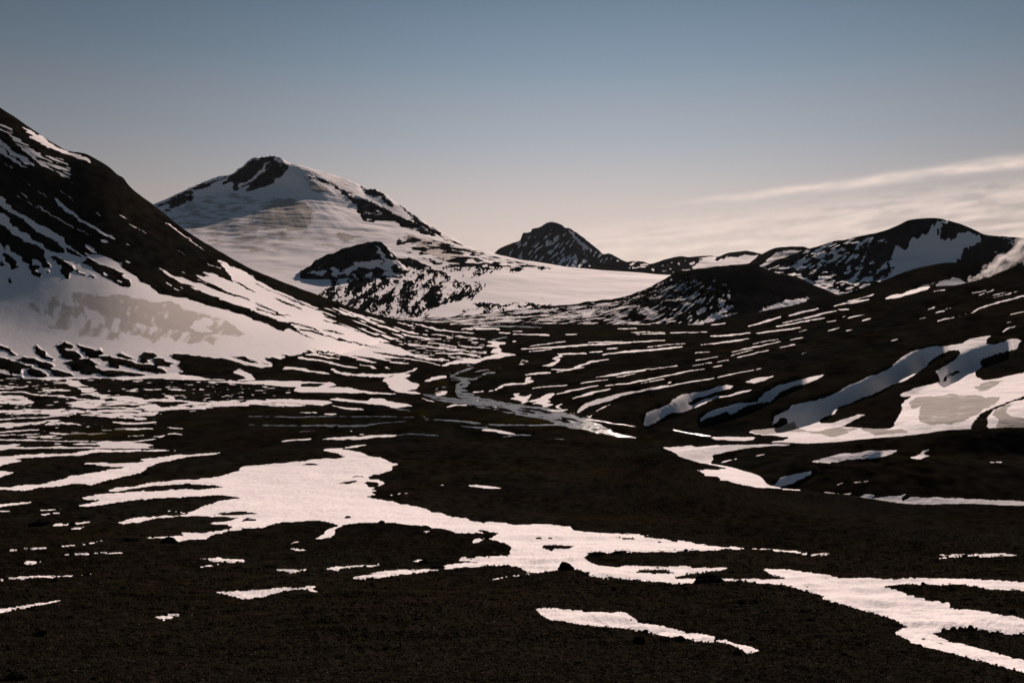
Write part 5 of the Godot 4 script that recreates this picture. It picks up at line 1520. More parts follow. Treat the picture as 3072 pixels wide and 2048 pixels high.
	["V", "stroke", 1.00, 0.20, "zigzag snow ribbon on the right side of the valley floor", "", "1627,1097,1.4 1649,1096,6.5 1667,1088,8.2 1678,1079,8.2 1657,1075,3.6 1688,1067,5.9 1672,1062,2.6 1708,1061,3.6 1739,1060,2.0 1759,1060,1.4"],
	["V", "stroke", 1.00, 0.20, "short thick snow bar above the bending snow stream", "", "1576,1125,1.4 1593,1122,2.9 1627,1119,2.9 1651,1117,2.9"],
	["V", "poly", 1.00, 0.20, "bent snow ribbon winding down toward the stream", "", "1485,1168 1494,1162 1512,1154 1535,1149 1570,1150 1576,1147 1578,1139 1576,1133 1593,1130 1588,1138 1604,1143 1588,1149 1576,1153 1537,1154 1514,1157 1496,1165 1491,1171"],
	["V", "stroke", 1.00, 0.20, "small curl of snow on the valley floor right of the stream", "", "1556,1093,1.6 1568,1091,4.2 1563,1080,1.4 1578,1083,2.0 1586,1085,2.3 1578,1088,1.4"],
	["V", "stroke", 1.00, 0.20, "wider left one of two snow bars at the inside of the river bend", "tiny snow bars at the river bend", "1422,1175,1.4 1449,1174,2.1"],
	["V", "stroke", 1.00, 0.20, "tinier right one of two snow bars at the inside of the river bend", "tiny snow bars at the river bend", "1467,1173,1.4 1481,1172,2.0"],
	["V", "poly", 1.00, 0.20, "snow knob on the upright snow ribbon, beside the far stream", "", "1535,1026 1542,1021 1549,1025"],
	["V", "poly", 1.00, 0.20, "crooked snow ribbon following the far stream down the valley", "", "1323,1098 1341,1088 1364,1083 1389,1079 1407,1074 1438,1077 1466,1068 1496,1061 1496,1060 1473,1057 1479,1048 1499,1041 1458,1037 1479,1032 1461,1024 1484,1023 1517,1027 1514,1032 1499,1033 1496,1038 1504,1048 1502,1055 1522,1060 1551,1064 1519,1068 1494,1075 1463,1077 1443,1084 1422,1091 1384,1089 1351,1093 1338,1099"],
	["V", "stroke", 1.00, 0.20, "thin snow streak to the right of the bent snow ribbon", "snow streaks on the right slope", "1600,1164,1.4 1664,1158,1.6 1706,1154,1.4"],
	["V", "stroke", 1.00, 0.20, "thin snow streak at the lower right of the zigzag snow ribbon, second nearest", "snow streaks on the right slope", "1740,1149,1.4 1825,1138,1.6"],
	["V", "stroke", 1.00, 0.20, "long thin snow streak to the right of the zigzag snow ribbon, third nearest", "snow streaks on the right slope", "1787,1132,1.4 1847,1123,3.8 1936,1110,1.9"],
	["V", "stroke", 1.00, 0.20, "thin snow streak above the split snowdrift, third nearest", "snow streaks on the right slope", "1953,1108,1.6 2038,1096,1.6"],
	["V", "stroke", 1.00, 0.20, "long thin snow streak at the upper left of the split snowdrift, second nearest", "snow streaks on the right slope", "1817,1157,1.4 1889,1149,3.3 1953,1136,3.3 2038,1119,2.5 2115,1106,1.6"],
	["V", "stroke", 1.00, 0.20, "long thin snow streak above the split snowdrift, nearest", "snow streaks on the right slope", "1991,1161,1.9 2081,1144,3.8 2144,1135,1.6"],
	["V", "stroke", 1.00, 0.20, "thin snow streak to the left of the plump oval snow patch", "snow streaks on the right slope", "2153,1132,1.6 2208,1119,2.7 2259,1110,1.6"],
	["V", "stroke", 1.00, 0.20, "short thin snow streak above the plump oval snow patch, nearest", "snow streaks on the right slope", "2268,1108,1.6 2283,1106,1.6"],
	["V", "stroke", 1.00, 0.20, "long thin snow streak to the right of the zigzag snow ribbon, fourth nearest", "snow streaks on the right slope", "1808,1064,1.6 1868,1056,4.4 1953,1050,5.4 2047,1040,3.3"],
	["V", "stroke", 1.00, 0.20, "short thin snow streak to the right of the zigzag snow ribbon, nearest", "snow streaks on the right slope", "1770,1057,2.5 1808,1054,2.5"],
	["V", "stroke", 1.00, 0.20, "short thin snow streak to the right of the zigzag snow ribbon, second nearest", "snow streaks on the right slope", "1825,1046,2.5 1851,1044,2.5"],
	["V", "stroke", 1.00, 0.20, "long thin snow streak at the upper right of the zigzag snow ribbon, nearest", "snow streaks on the right slope", "1566,1047,2.5 1655,1042,3.0 1740,1036,3.5 1825,1032,3.5 1910,1025,3.0 1995,1021,1.9"],
	["V", "stroke", 1.00, 0.20, "thin snow streak at the upper left of the zigzag snow ribbon", "snow streaks on the right slope", "1591,1054,1.4 1655,1047,1.6"],
	["V", "stroke", 1.00, 0.20, "thin snow streak above the zigzag snow ribbon, nearest", "snow streaks on the right slope", "1591,1038,1.4 1698,1023,1.4"],
	["V", "stroke", 1.00, 0.20, "thin snow streak at the upper right of the zigzag snow ribbon, second nearest", "snow streaks on the right slope", "1766,1027,1.6 1868,1025,1.6"],
	["V", "stroke", 1.00, 0.20, "long thin snow streak below the cone hill, nearest", "snow streaks on the right slope", "2132,1008,1.9 2187,1006,4.6 2255,998,2.2"],
	["V", "stroke", 1.00, 0.20, "long thin snow streak below the cone hill, second nearest", "snow streaks on the right slope", "2106,1034,1.4 2187,1025,4.4 2251,1015,1.6"],
	["V", "stroke", 1.00, 0.20, "long thin snow streak to the right of the cone hill, second nearest", "snow streaks on the right slope", "2268,1000,1.6 2336,991,3.8 2400,983,2.2"],
	["V", "stroke", 1.00, 0.20, "long thin snow streak at the lower left of the cone hill, second nearest", "snow streaks on the right slope", "2013,998,1.6 2123,996,1.4"],
	["V", "stroke", 1.00, 0.20, "thin snow streak to the left of the cone hill, second nearest", "snow streaks on the right slope", "1893,996,1.6 1995,996,1.4"],
	["V", "stroke", 1.00, 0.20, "thin snow streak at the upper right of the zigzag snow ribbon, third nearest", "snow streaks on the right slope", "1855,986,1.6 1910,985,1.6"],
	["V", "stroke", 1.00, 0.20, "short thin snow streak at the lower left of the cone hill, nearest", "snow streaks on the right slope", "2136,974,2.2 2176,969,2.7"],
	["V", "stroke", 1.00, 0.20, "thin snow streak to the right of the cone hill, nearest", "snow streaks on the right slope", "2246,979,1.4 2293,966,4.9 2342,951,3.8"],
	["V", "stroke", 1.00, 0.20, "long thin snow streak at the lower left of the cone hill, third nearest", "snow streaks on the right slope", "1944,1040,1.4 2004,1034,1.9 2055,1030,1.6"],
	["V", "stroke", 1.00, 0.20, "short thin snow streak above the split snowdrift, second nearest", "snow streaks on the right slope", "2004,1149,1.4 2017,1145,1.6"],
	["V", "stroke", 1.00, 0.20, "thin snow streak at the lower right of the zigzag snow ribbon, nearest", "snow streaks on the right slope", "1672,1115,1.4 1757,1102,1.6"],
	["V", "stroke", 1.00, 0.20, "thin snow streak at the upper left of the split snowdrift, third nearest", "snow streaks on the right slope", "1868,1117,1.4 1953,1106,1.4"],
	["V", "stroke", 1.00, 0.20, "thin snow streak at the upper left of the split snowdrift, fourth nearest", "snow streaks on the right slope", "1851,1130,1.4 1910,1121,1.4"],
	["V", "stroke", 1.00, 0.20, "thin snow streak at the upper left of the split snowdrift, nearest", "snow streaks on the right slope", "1927,1149,1.4 1995,1137,1.6"],
	["V", "stroke", 1.00, 0.20, "thin snow streak to the left of the cone hill, nearest", "snow streaks on the right slope", "1910,1002,1.6 2004,1000,1.4"],
	["V", "stroke", 1.00, 0.20, "thin snow streak to the right of the far stream, nearest", "snow streaks on the right slope", "1540,1002,1.9 1647,1005,2.5"],
	["V", "stroke", 1.00, 0.20, "short thin snow streak above the zigzag snow ribbon, second nearest", "snow streaks on the right slope", "1700,1003,2.5 1730,1003,2.2"],
	["V", "stroke", 1.00, 0.20, "thin snow streak to the right of the cone hill, fourth nearest", "snow streaks on the right slope", "2368,947,2.7 2408,936,5.4 2455,925,3.5"],
	["V", "stroke", 1.00, 0.20, "long thin snow streak to the right of the cone hill, sixth nearest", "snow streaks on the right slope", "2348,968,1.6 2412,955,3.5 2508,932,3.5"],
	["V", "stroke", 1.00, 0.20, "long thin snow streak to the right of the cone hill, third nearest", "snow streaks on the right slope", "2331,979,2.2 2412,964,3.0 2476,953,2.2"],
	["V", "stroke", 1.00, 0.20, "thin snow streak to the left of the steam wisps, second nearest", "snow streaks on the right slope", "2502,919,1.9 2531,911,5.4 2582,903,5.4 2608,897,2.2"],
	["V", "stroke", 1.00, 0.20, "thin snow streak to the left of the steam wisps, nearest", "snow streaks on the right slope", "2544,904,2.7 2574,897,2.7 2621,883,2.2"],
	["V", "stroke", 1.00, 0.20, "short thin snow streak at the lower left of the steam wisps, third nearest", "snow streaks on the right slope", "2519,928,3.3 2546,927,3.3"],
	["V", "stroke", 1.00, 0.20, "thin snow streak at the lower left of the steam wisps, second nearest", "snow streaks on the right slope", "2546,954,1.6 2570,948,3.5 2593,945,1.6"],
	["V", "stroke", 1.00, 0.20, "short thin snow streak at the lower left of the steam wisps, seventh nearest", "snow streaks on the right slope", "2487,991,1.6 2519,983,1.6"],
	["V", "stroke", 1.00, 0.20, "short thin snow streak at the lower left of the steam wisps, nearest", "snow streaks on the right slope", "2591,962,1.6 2616,955,1.6"],
	["V", "stroke", 1.00, 0.20, "short thin snow streak above the great forked snowdrift", "snow streaks on the right slope", "2672,1022,1.9 2693,1016,1.9"],
	["V", "stroke", 1.00, 0.20, "short thin snow streak at the lower right of the steam wisps, nearest", "snow streaks on the right slope", "2787,928,1.6 2810,921,1.9"],
	["V", "stroke", 1.00, 0.20, "short thin snow streak at the lower right of the steam wisps, second nearest", "snow streaks on the right slope", "2810,939,2.5 2833,933,2.5"],
	["V", "stroke", 1.00, 0.20, "short thin snow streak to the left of the longest snow streak", "snow streaks on the right slope", "2833,928,1.6 2855,923,1.6"],
	["V", "stroke", 1.00, 0.20, "thin snow streak at the lower left of the longest snow streak, second nearest", "snow streaks on the right slope", "2812,962,1.9 2863,951,2.5"],
	["V", "stroke", 1.00, 0.20, "short thin snow streak at the lower left of the longest snow streak, nearest", "snow streaks on the right slope", "2880,947,1.6 2899,942,1.6"],
	["V", "stroke", 1.00, 0.20, "thin snow streak at the lower right of the longest snow streak", "snow streaks on the right slope", "3035,942,1.9 3072,934,1.9 3114,923,1.9"],
	["V", "stroke", 1.00, 0.20, "short thin snow streak below the longest snow streak, second nearest", "snow streaks on the right slope", "3010,996,1.6 3025,985,5.2 3046,979,1.9"],
	["V", "stroke", 1.00, 0.20, "short thin snow streak below the longest snow streak, nearest", "snow streaks on the right slope", "3025,968,1.6 3046,963,1.6"],
	["V", "stroke", 1.00, 0.20, "short thin snow streak at the upper left of the longest snow streak", "snow streaks on the right slope", "2916,879,2.5 2957,872,2.7"],
	["V", "stroke", 1.00, 0.20, "short thin snow streak above the longest snow streak, second nearest", "snow streaks on the right slope", "2940,884,2.2 2982,870,2.5"],
	["V", "stroke", 1.00, 0.20, "short thin snow streak above the longest snow streak, nearest", "snow streaks on the right slope", "2982,885,1.9 3016,878,2.2"],
	["V", "stroke", 1.00, 0.20, "thin snow streak at the upper right of the longest snow streak", "snow streaks on the right slope", "2982,893,1.4 3055,874,1.6"],
	["V", "stroke", 1.00, 0.20, "short thin snow streak to the right of the steam wisps", "snow streaks on the right slope", "2804,874,1.6 2838,869,1.9"],
	["V", "stroke", 1.00, 0.20, "thin snow streak above the plump oval snow patch, second nearest", "snow streaks on the right slope", "2212,1072,1.6 2310,1049,1.6"],
	["V", "stroke", 1.00, 0.20, "thin snow streak above the plump oval snow patch, third nearest", "snow streaks on the right slope", "2193,1066,1.4 2263,1047,1.4"],
	["V", "stroke", 1.00, 0.20, "long thin snow streak at the lower right of the cone hill, second nearest", "snow streaks on the right slope", "2200,1055,1.4 2357,1021,1.4"],
	["V", "stroke", 1.00, 0.20, "short thin snow streak above the plump oval snow patch, fourth nearest", "snow streaks on the right slope", "2344,1042,1.6 2385,1033,1.9"],
	["V", "stroke", 1.00, 0.20, "thin snow streak at the lower right of the cone hill, third nearest", "snow streaks on the right slope", "2374,1019,1.6 2421,1010,1.6"],
	["V", "stroke", 1.00, 0.20, "thin snow streak at the upper left of the plump oval snow patch, fourth nearest", "snow streaks on the right slope", "2089,1081,2.2 2153,1071,2.5"],
	["V", "stroke", 1.00, 0.20, "thin snow streak at the upper left of the plump oval snow patch, third nearest", "snow streaks on the right slope", "2081,1096,1.6 2136,1087,1.9"],
	["V", "stroke", 1.00, 0.20, "short thin snow streak at the upper left of the plump oval snow patch, nearest", "snow streaks on the right slope", "2140,1100,2.5 2163,1096,2.7"],
	["V", "stroke", 1.00, 0.20, "short thin snow streak at the upper left of the plump oval snow patch, second nearest", "snow streaks on the right slope", "2153,1087,1.6 2187,1079,1.6"],
	["V", "stroke", 1.00, 0.20, "short thin snow streak below the cone hill, third nearest", "snow streaks on the right slope", "2085,1059,1.6 2127,1055,1.6"],
	["V", "stroke", 1.00, 0.20, "short thin snow streak at the upper right of the plump oval snow patch", "snow streaks on the right slope", "2408,1062,1.4 2423,1057,1.4"],
	["V", "stroke", 1.00, 0.20, "short thin snow streak at the lower left of the steam wisps, sixth nearest", "snow streaks on the right slope", "2482,965,1.6 2514,961,1.6"],
	["V", "stroke", 1.00, 0.20, "short thin snow streak at the upper left of the great forked snowdrift", "snow streaks on the right slope", "2540,993,1.4 2559,988,1.4"],
	["V", "stroke", 1.00, 0.20, "short thin snow streak at the lower left of the steam wisps, fourth nearest", "snow streaks on the right slope", "2531,950,1.4 2551,945,1.4"],
	["V", "stroke", 1.00, 0.20, "short thin snow streak below the steam wisps", "snow streaks on the right slope", "2761,955,1.4 2776,951,1.4"],
	["V", "stroke", 1.00, 0.20, "thin snow streak at the lower right of the cone hill, nearest", "snow streaks on the right slope", "2259,1030,1.4 2336,1017,1.4"],
	["V", "stroke", 1.00, 0.20, "short thin snow streak at the lower left of the steam wisps, fifth nearest", "snow streaks on the right slope", "2557,974,1.4 2570,970,1.4"],
	["V", "stroke", 1.00, 0.20, "short thin snow streak to the right of the cone hill, fifth nearest", "snow streaks on the right slope", "2400,995,1.4 2425,988,1.6"],
	["V", "stroke", 1.00, 0.20, "longest white snow streak, curving along the upper right slope", "", "2912,939,1.6 2948,923,4.9 3008,904,3.5 3050,893,5.4 3072,887,4.9 3127,879,2.7"],
	["V", "poly", 1.00, 0.20, "thick bright snow strip on the ridge below the small steam wisps", "", "2651,896 2676,884 2710,881 2736,870 2770,860 2782,853 2791,860 2784,869 2761,874 2736,882 2702,891 2667,897"],
	["V", "poly", 1.00, 0.20, "hammer shaped snow patch on the stream's left shore", "", "1145,1141 1158,1132 1181,1128 1193,1119 1216,1118 1237,1113 1244,1104 1256,1102 1247,1110 1229,1116 1214,1122 1234,1125 1221,1132 1198,1133 1214,1133 1229,1143 1221,1144 1237,1147 1255,1152 1257,1160 1247,1167 1219,1171 1265,1180 1239,1181 1219,1178 1206,1178 1188,1173 1170,1166 1168,1155 1158,1147"],
	["V", "poly", 1.00, 0.20, "slanted snow slab on the shore just left of the river braids", "", "1274,1143 1290,1134 1313,1128 1336,1126 1344,1132 1329,1134 1308,1138 1290,1143"],
	["V", "poly", 1.00, 0.20, "snow slab on a river bar between the braids", "", "1306,1179 1318,1175 1344,1173 1339,1183 1321,1187 1307,1187 1311,1183"],
	["V", "stroke", 1.00, 0.20, "flat snow sliver along the lower river bank", "", "1341,1220,1.4 1359,1216,4.2 1400,1216,1.4"],
	["V", "stroke", 1.00, 0.20, "thin curved snow line on the bank edge above the flat sliver", "", "1267,1194,1.4 1283,1200,2.3 1303,1204,1.4"],
	["V", "poly", 1.00, 0.20, "snow bar under the lower braid of the river", "", "1443,1290 1458,1286 1484,1288 1509,1291 1530,1297 1550,1302 1524,1302 1489,1296 1463,1293"],
	["V", "poly", 1.00, 0.20, "long snow strip with a dark slot, left of the hammer shaped patch", "", "670,1144 900,1143 938,1145 989,1147 1012,1153 982,1161 1043,1162 1084,1171 1155,1178 1196,1182 1142,1182 1091,1178 1002,1177 900,1176 620,1145 580,1148 264,1147"],
	["V", "poly", 0.00, 0.20, "", "", "900,1151 928,1148 971,1151 959,1159 931,1161 900,1159"],
	["V", "poly", 1.00, 0.20, "forked snow band along the foot of the left slope", "", "991,1105 1002,1106 1017,1115 1053,1118 1066,1123 1084,1120 1130,1122 1104,1123 1155,1122 1181,1119 1206,1120 1155,1132 1117,1130 1066,1126 1015,1120 1002,1115"],
	["V", "poly", 1.00, 0.20, "curling snow strip left of the forked band at the slope's foot", "", "849,1099 900,1104 915,1105 928,1111 977,1116 992,1122 951,1118 915,1113 900,1110 849,1109"],
	["V", "poly", 1.00, 0.20, "large tattered snow patch left of the river on the dark flat", "", "985,1198 1010,1195 1038,1197 1079,1202 1104,1202 1112,1193 1155,1197 1168,1204 1193,1208 1244,1218 1206,1220 1191,1224 1155,1216 1117,1211 1084,1208 1033,1204"],
	["V", "poly", 1.00, 0.20, "narrow broken snow strip left of the large tattered patch", "", "798,1196 900,1199 951,1201 984,1202 998,1208 977,1212 971,1217 938,1213 900,1211 798,1203"],
	["V", "stroke", 1.00, 0.20, "tapered snow tail on the flat below the narrow broken strip", "", "998,1216,1.4 1015,1221,3.3 1053,1226,4.2 1090,1228,1.4"],
	["V", "poly", 1.00, 0.20, "slim snow bar at the near edge of the mossy flat", "", "966,1318 982,1313 1028,1311 1079,1311 1130,1305 1168,1304 1193,1306 1155,1311 1117,1313 1079,1318 1022,1319"],
	["V", "stroke", 1.00, 0.20, "snow fleck on the mossy flat's near rim, left of the slim bar", "", "849,1323,2.3 900,1319,3.3 915,1318,3.6 933,1316,1.4"],
	["V", "stroke", 1.00, 0.20, "short right hand snow dash in the mossy flat", "snow dashes on the mossy flat", "974,1242,1.6 1007,1242,2.0"],
	["V", "stroke", 1.00, 0.20, "longer left hand snow dash in the mossy flat", "snow dashes on the mossy flat", "900,1237,1.4 951,1238,1.4"],
	["V", "poly", 1.00, 0.20, "barbed snow sliver on the slope above the big snowfield", "", "1144,1355 1160,1353 1196,1345 1211,1342 1206,1347 1176,1353 1150,1359"],
	["V", "poly", 1.00, 0.20, "spiky snow cluster on the slope below the river", "", "1283,1361 1298,1360 1313,1353 1344,1352 1329,1357 1313,1362 1349,1366 1323,1369 1318,1374 1298,1376 1284,1375 1290,1369"],
	["V", "stroke", 1.00, 0.20, "thin wavy snow line above the spiky cluster", "", "1264,1342,1.4 1298,1341,1.6 1329,1336,3.6 1349,1334,1.4"],
	["V", "stroke", 1.00, 0.20, "short thin snow streak to the left of the spiky snow cluster, third nearest", "snow scraps on the slope below the river", "1173,1368,1.6 1193,1364,1.6"],
	["V", "stroke", 1.00, 0.20, "short thin snow streak to the left of the spiky snow cluster, nearest", "snow scraps on the slope below the river", "1227,1362,1.4 1247,1361,1.6"],
	["V", "stroke", 1.00, 0.20, "short thin snow streak at the upper left of the spiky snow cluster, nearest", "snow scraps on the slope below the river", "1220,1347,1.4 1239,1345,1.4"],
	["V", "stroke", 1.00, 0.20, "short thin snow streak to the left of the spiky snow cluster, second nearest", "snow scraps on the slope below the river", "1209,1384,1.6 1234,1380,2.0"],
	["V", "stroke", 1.00, 0.20, "short thin snow streak at the lower right of the spiky snow cluster, nearest", "snow scraps on the slope below the river", "1329,1379,2.0 1345,1378,2.0"],
	["V", "stroke", 1.00, 0.20, "short thin snow streak at the lower right of the spiky snow cluster, second nearest", "snow scraps on the slope below the river", "1327,1390,1.6 1345,1389,1.4"],
	["V", "stroke", 1.00, 0.20, "short thin snow streak at the upper right of the spiky snow cluster", "snow scraps on the slope below the river", "1354,1328,1.4 1377,1329,1.4"],
	["V", "stroke", 1.00, 0.20, "short thin snow streak to the left of the spiky snow cluster, sixth nearest", "snow scraps on the slope below the river", "1140,1375,1.6 1163,1372,1.4"],
	["V", "stroke", 1.00, 0.20, "short thin snow streak to the left of the spiky snow cluster, fourth nearest", "snow scraps on the slope below the river", "1160,1388,1.4 1181,1385,2.0 1204,1379,1.6"],
	["V", "stroke", 1.00, 0.20, "short thin snow streak to the left of the spiky snow cluster, fifth nearest", "snow scraps on the slope below the river", "1155,1382,1.4 1176,1379,1.4"],
	["V", "stroke", 1.00, 0.20, "short thin snow streak to the left of the spiky snow cluster, eighth nearest", "snow scraps on the slope below the river", "901,1342,1.6 910,1341,1.6"],
	["V", "stroke", 1.00, 0.20, "short thin snow streak to the left of the spiky snow cluster, seventh nearest", "snow scraps on the slope below the river", "900,1349,2.3 909,1350,1.6"],
	["V", "stroke", 1.00, 0.20, "short thin snow streak at the upper left of the spiky snow cluster, third nearest", "snow scraps on the slope below the river", "1045,1292,1.4 1056,1293,1.4"],
	["V", "stroke", 1.00, 0.20, "short thin snow streak at the upper left of the spiky snow cluster, second nearest", "snow scraps on the slope below the river", "1079,1303,1.4 1091,1303,1.4"],
	["V", "stroke", 1.00, 0.20, "long thin snow streak at the upper left of the far stream, second nearest", "snow streaks on the far valley floor", "1387,987,1.4 1431,986,2.6 1500,988,1.6"],
	["V", "stroke", 1.00, 0.20, "thin snow streak at the upper left of the far stream, third nearest", "snow streaks on the far valley floor", "1413,981,1.4 1448,978,2.0 1500,977,1.4"],
	["V", "stroke", 1.00, 0.20, "short thin snow streak at the upper left of the far stream, fourth nearest", "snow streaks on the far valley floor", "1357,979,1.4 1387,980,1.4"],
	["V", "stroke", 1.00, 0.20, "short thin snow streak to the left of the far stream", "snow streaks on the far valley floor", "1267,970,1.4 1308,970,1.4"],
	["V", "stroke", 1.00, 0.20, "short thin snow streak above the far stream", "snow streaks on the far valley floor", "1500,998,2.5 1530,999,2.5"],
	["V", "stroke", 1.00, 0.20, "short thin snow streak at the upper right of the far stream", "snow streaks on the far valley floor", "1538,994,1.6 1568,994,1.6"],
	["V", "stroke", 1.00, 0.20, "thin snow streak to the right of the far stream, second nearest", "snow streaks on the far valley floor", "1598,1003,2.2 1649,1006,2.5"],
	["V", "stroke", 1.00, 0.20, "short thin snow streak above the zigzag snow ribbon, third nearest", "snow streaks on the far valley floor", "1702,1003,1.6 1729,1003,1.6"],
	["V", "stroke", 1.00, 0.20, "thin snow streak at the upper left of the far stream, nearest", "snow streaks on the far valley floor", "1393,985,1.9 1495,985,2.5"],
	["V", "poly", 0.27, 0.42, "", "", "-303,1129 0,1132 158,1140 316,1133 474,1142 685,1147 896,1161 870,1179 738,1205 659,1224 501,1242 448,1285 343,1285 237,1311 0,1329 -303,1329"],
	["V", "poly", 0.82, 0.50, "winding diagonal snow channel between dark banks on the left flat", "", "190,1137 211,1138 232,1140 245,1149 264,1151 279,1159 290,1167 279,1171 298,1178 324,1183 351,1188 406,1191 422,1195 438,1199 469,1194 488,1196 509,1198 501,1192 488,1182 517,1188 525,1195 527,1200 620,1204 685,1201 764,1199 844,1204 923,1216 870,1219 764,1216 659,1219 620,1224 575,1227 514,1229 482,1234 464,1244 390,1246 443,1258 411,1258 364,1253 303,1250 237,1244 158,1244 79,1240 0,1242 -303,1248 -303,1227 0,1229 47,1230 79,1227 127,1229 195,1226 258,1234 264,1227 211,1219 219,1212 185,1207 227,1205 264,1198 232,1198 206,1191 169,1191 179,1184 224,1188 232,1195 298,1199 303,1190 277,1186 253,1176 240,1169 232,1162 203,1153 171,1150 206,1145"],
	["V", "poly", 0.00, 0.20, "", "", "432,1208 474,1204 527,1203 569,1207 548,1213 482,1220 469,1213"],
	["V", "poly", 0.00, 0.20, "", "", "306,1219 343,1215 395,1215 432,1221 369,1220"],
	["V", "poly", 0.00, 0.20, "", "", "250,1225 316,1223 377,1224 330,1230 269,1230"],
	["V", "poly", 0.00, 0.20, "", "", "285,1238 343,1236 390,1237 337,1240"],
	["V", "poly", 0.82, 0.50, "blotchy snow sheet at the left edge of the striped flat", "", "-303,1187 0,1186 40,1186 76,1191 100,1205 105,1212 53,1214 0,1215 -303,1216"],
	["V", "stroke", 1.00, 0.20, "thin snow line right above the blotchy sheet at left", "", "-79,1175,2.4 0,1176,2.7 66,1175,2.7 105,1184,3.0 158,1187,2.0 190,1185,1.4"],
	["V", "poly", 0.82, 0.50, "lens of snow on the striped flat below the snow channel", "", "-303,1271 0,1269 16,1266 53,1269 111,1267 148,1259 169,1259 211,1267 258,1275 227,1274 169,1271 113,1273 66,1277 40,1283 16,1282 0,1281 -303,1282"],
	["V", "stroke", 1.00, 0.20, "thin snow arc above the snow lens on the left flat", "", "-79,1258,2.0 0,1258,2.4 66,1253,2.0 132,1252,1.4 185,1246,2.4 206,1248,1.4"],
	["V", "stroke", 1.00, 0.20, "thin snow line below the snow lens on the left flat", "", "-79,1300,1.7 0,1296,2.0 66,1291,1.7 116,1288,1.4"],
	["V", "stroke", 1.00, 0.20, "second thin snow line below the snow lens on the left flat", "", "-79,1308,1.7 0,1305,2.4 66,1304,1.4 116,1301,1.4"],
	["V", "stroke", 1.00, 0.20, "long straight snow line under the moss at left", "", "-79,1317,2.7 0,1319,3.0 105,1321,2.0 185,1323,1.4 264,1324,1.4"],
	["V", "poly", 0.82, 0.50, "ragged snow strip beside the green moss on the left flat", "", "148,1299 185,1298 232,1296 264,1299 316,1298 343,1296 311,1300 253,1303 211,1302 163,1302"],
	["V", "poly", 0.82, 0.50, "split snow scrap on the moss, lower of two", "", "74,1311 119,1308 169,1308 195,1311 169,1315 111,1313"],
	["V", "stroke", 1.00, 0.20, "snow strip in the middle of the left flat, right of the moss", "", "345,1287,2.4 395,1287,4.4 459,1286,2.0"],
	["V", "stroke", 1.00, 0.20, "pointed snow strip above the strip right of the moss", "", "335,1265,1.4 369,1269,5.4 411,1270,4.4 467,1266,1.4"],
	["V", "stroke", 1.00, 0.20, "short thin snow streak to the right of the green moss, fourth nearest", "snow scraps right of the striped flat", "506,1302,1.4 525,1300,2.4 548,1303,1.4"],
	["V", "stroke", 1.00, 0.20, "short thin snow streak to the right of the green moss, second nearest", "snow scraps right of the striped flat", "461,1310,1.4 480,1310,3.4 498,1306,1.4"],
	["V", "stroke", 1.00, 0.20, "thin snow streak at the lower right of the green moss", "snow scraps right of the striped flat", "390,1325,1.4 432,1321,2.7 469,1316,1.4"],
	["V", "stroke", 1.00, 0.20, "thin snow streak to the right of the green moss, third nearest", "snow scraps right of the striped flat", "501,1282,1.4 548,1285,1.4"],
	["V", "stroke", 1.00, 0.20, "thin snow streak to the right of the green moss, nearest", "snow scraps right of the striped flat", "382,1308,1.4 430,1305,1.4"],
	["V", "stroke", 1.00, 0.20, "short thin snow streak at the upper right of the green moss, second nearest", "snow scraps right of the striped flat", "506,1167,1.7 543,1168,1.4"],
	["V", "stroke", 1.00, 0.20, "short thin snow streak to the right of the striped flat", "snow scraps right of the striped flat", "377,1171,1.4 403,1172,1.4"],
	["V", "stroke", 1.00, 0.20, "thin snow streak at the upper right of the striped flat", "snow scraps right of the striped flat", "129,1171,3.4 169,1169,3.4 211,1171,1.4"],
	["V", "stroke", 1.00, 0.20, "short thin snow streak to the left of the green moss", "snow scraps right of the striped flat", "308,1290,3.0 335,1290,1.4"],
	["V", "stroke", 1.00, 0.20, "thin snow streak at the upper right of the green moss, nearest", "snow scraps right of the striped flat", "438,1169,1.4 485,1168,1.4"],
	["V", "stroke", 1.00, 0.20, "thin snow streak to the left of the striped flat, nearest", "snow scraps right of the striped flat", "16,1158,2.7 53,1161,2.4 79,1159,1.4"],
	["V", "stroke", 1.00, 0.20, "short thin snow streak to the left of the striped flat, second nearest", "snow scraps right of the striped flat", "0,1166,2.7 37,1165,2.0"],
	["V", "poly", 0.00, 0.20, "", "", "232,1141 303,1140 369,1141 395,1146 443,1150 488,1157 496,1162 395,1162 330,1171 285,1166 266,1158 250,1153 237,1147"],
	["V", "poly", 0.00, 0.20, "", "", "-79,1271 47,1258 92,1256 137,1258 87,1266 16,1265"],
	["V", "poly", 0.00, 0.20, "", "", "158,1256 224,1249 290,1249 316,1256 330,1266 264,1271 211,1265 169,1258"],
	["V", "poly", 0.00, 0.20, "", "", "369,1140 448,1134 488,1134 498,1140 527,1143 474,1143"],
	["V", "dirt", 1.00, 0.20, "", "", "237,1285 290,1282 343,1271 369,1285 395,1295 448,1295 422,1308 316,1311 185,1308 224,1295"],
	["V", "dirt", 1.00, 0.20, "", "", "926,1296 951,1292 984,1295 964,1300"],
	["V", "dirt", 1.00, 0.20, "", "", "1142,1237 1181,1234 1257,1226 1298,1236 1308,1249 1257,1246 1181,1242"],
	["V", "dirt", 1.00, 0.20, "", "", "900,1257 977,1257 1053,1254 977,1269 900,1269"],
	["V", "dirt", 1.00, 0.20, "", "", "1377,1258 1479,1247 1581,1247 1657,1258 1667,1270 1530,1273 1402,1268"],
	["V", "dirt", 1.00, 0.20, "", "", "1698,998 1825,989 1995,989 2038,993 1825,1004"],
	["V", "dirt", 1.00, 0.20, "", "", "1300,1148 1338,1138 1351,1153 1326,1179 1300,1189"],
	["H", "dirt", 1.00, 0.20, "", "", "2242,1409 2268,1405 2297,1412 2280,1424 2251,1420"],
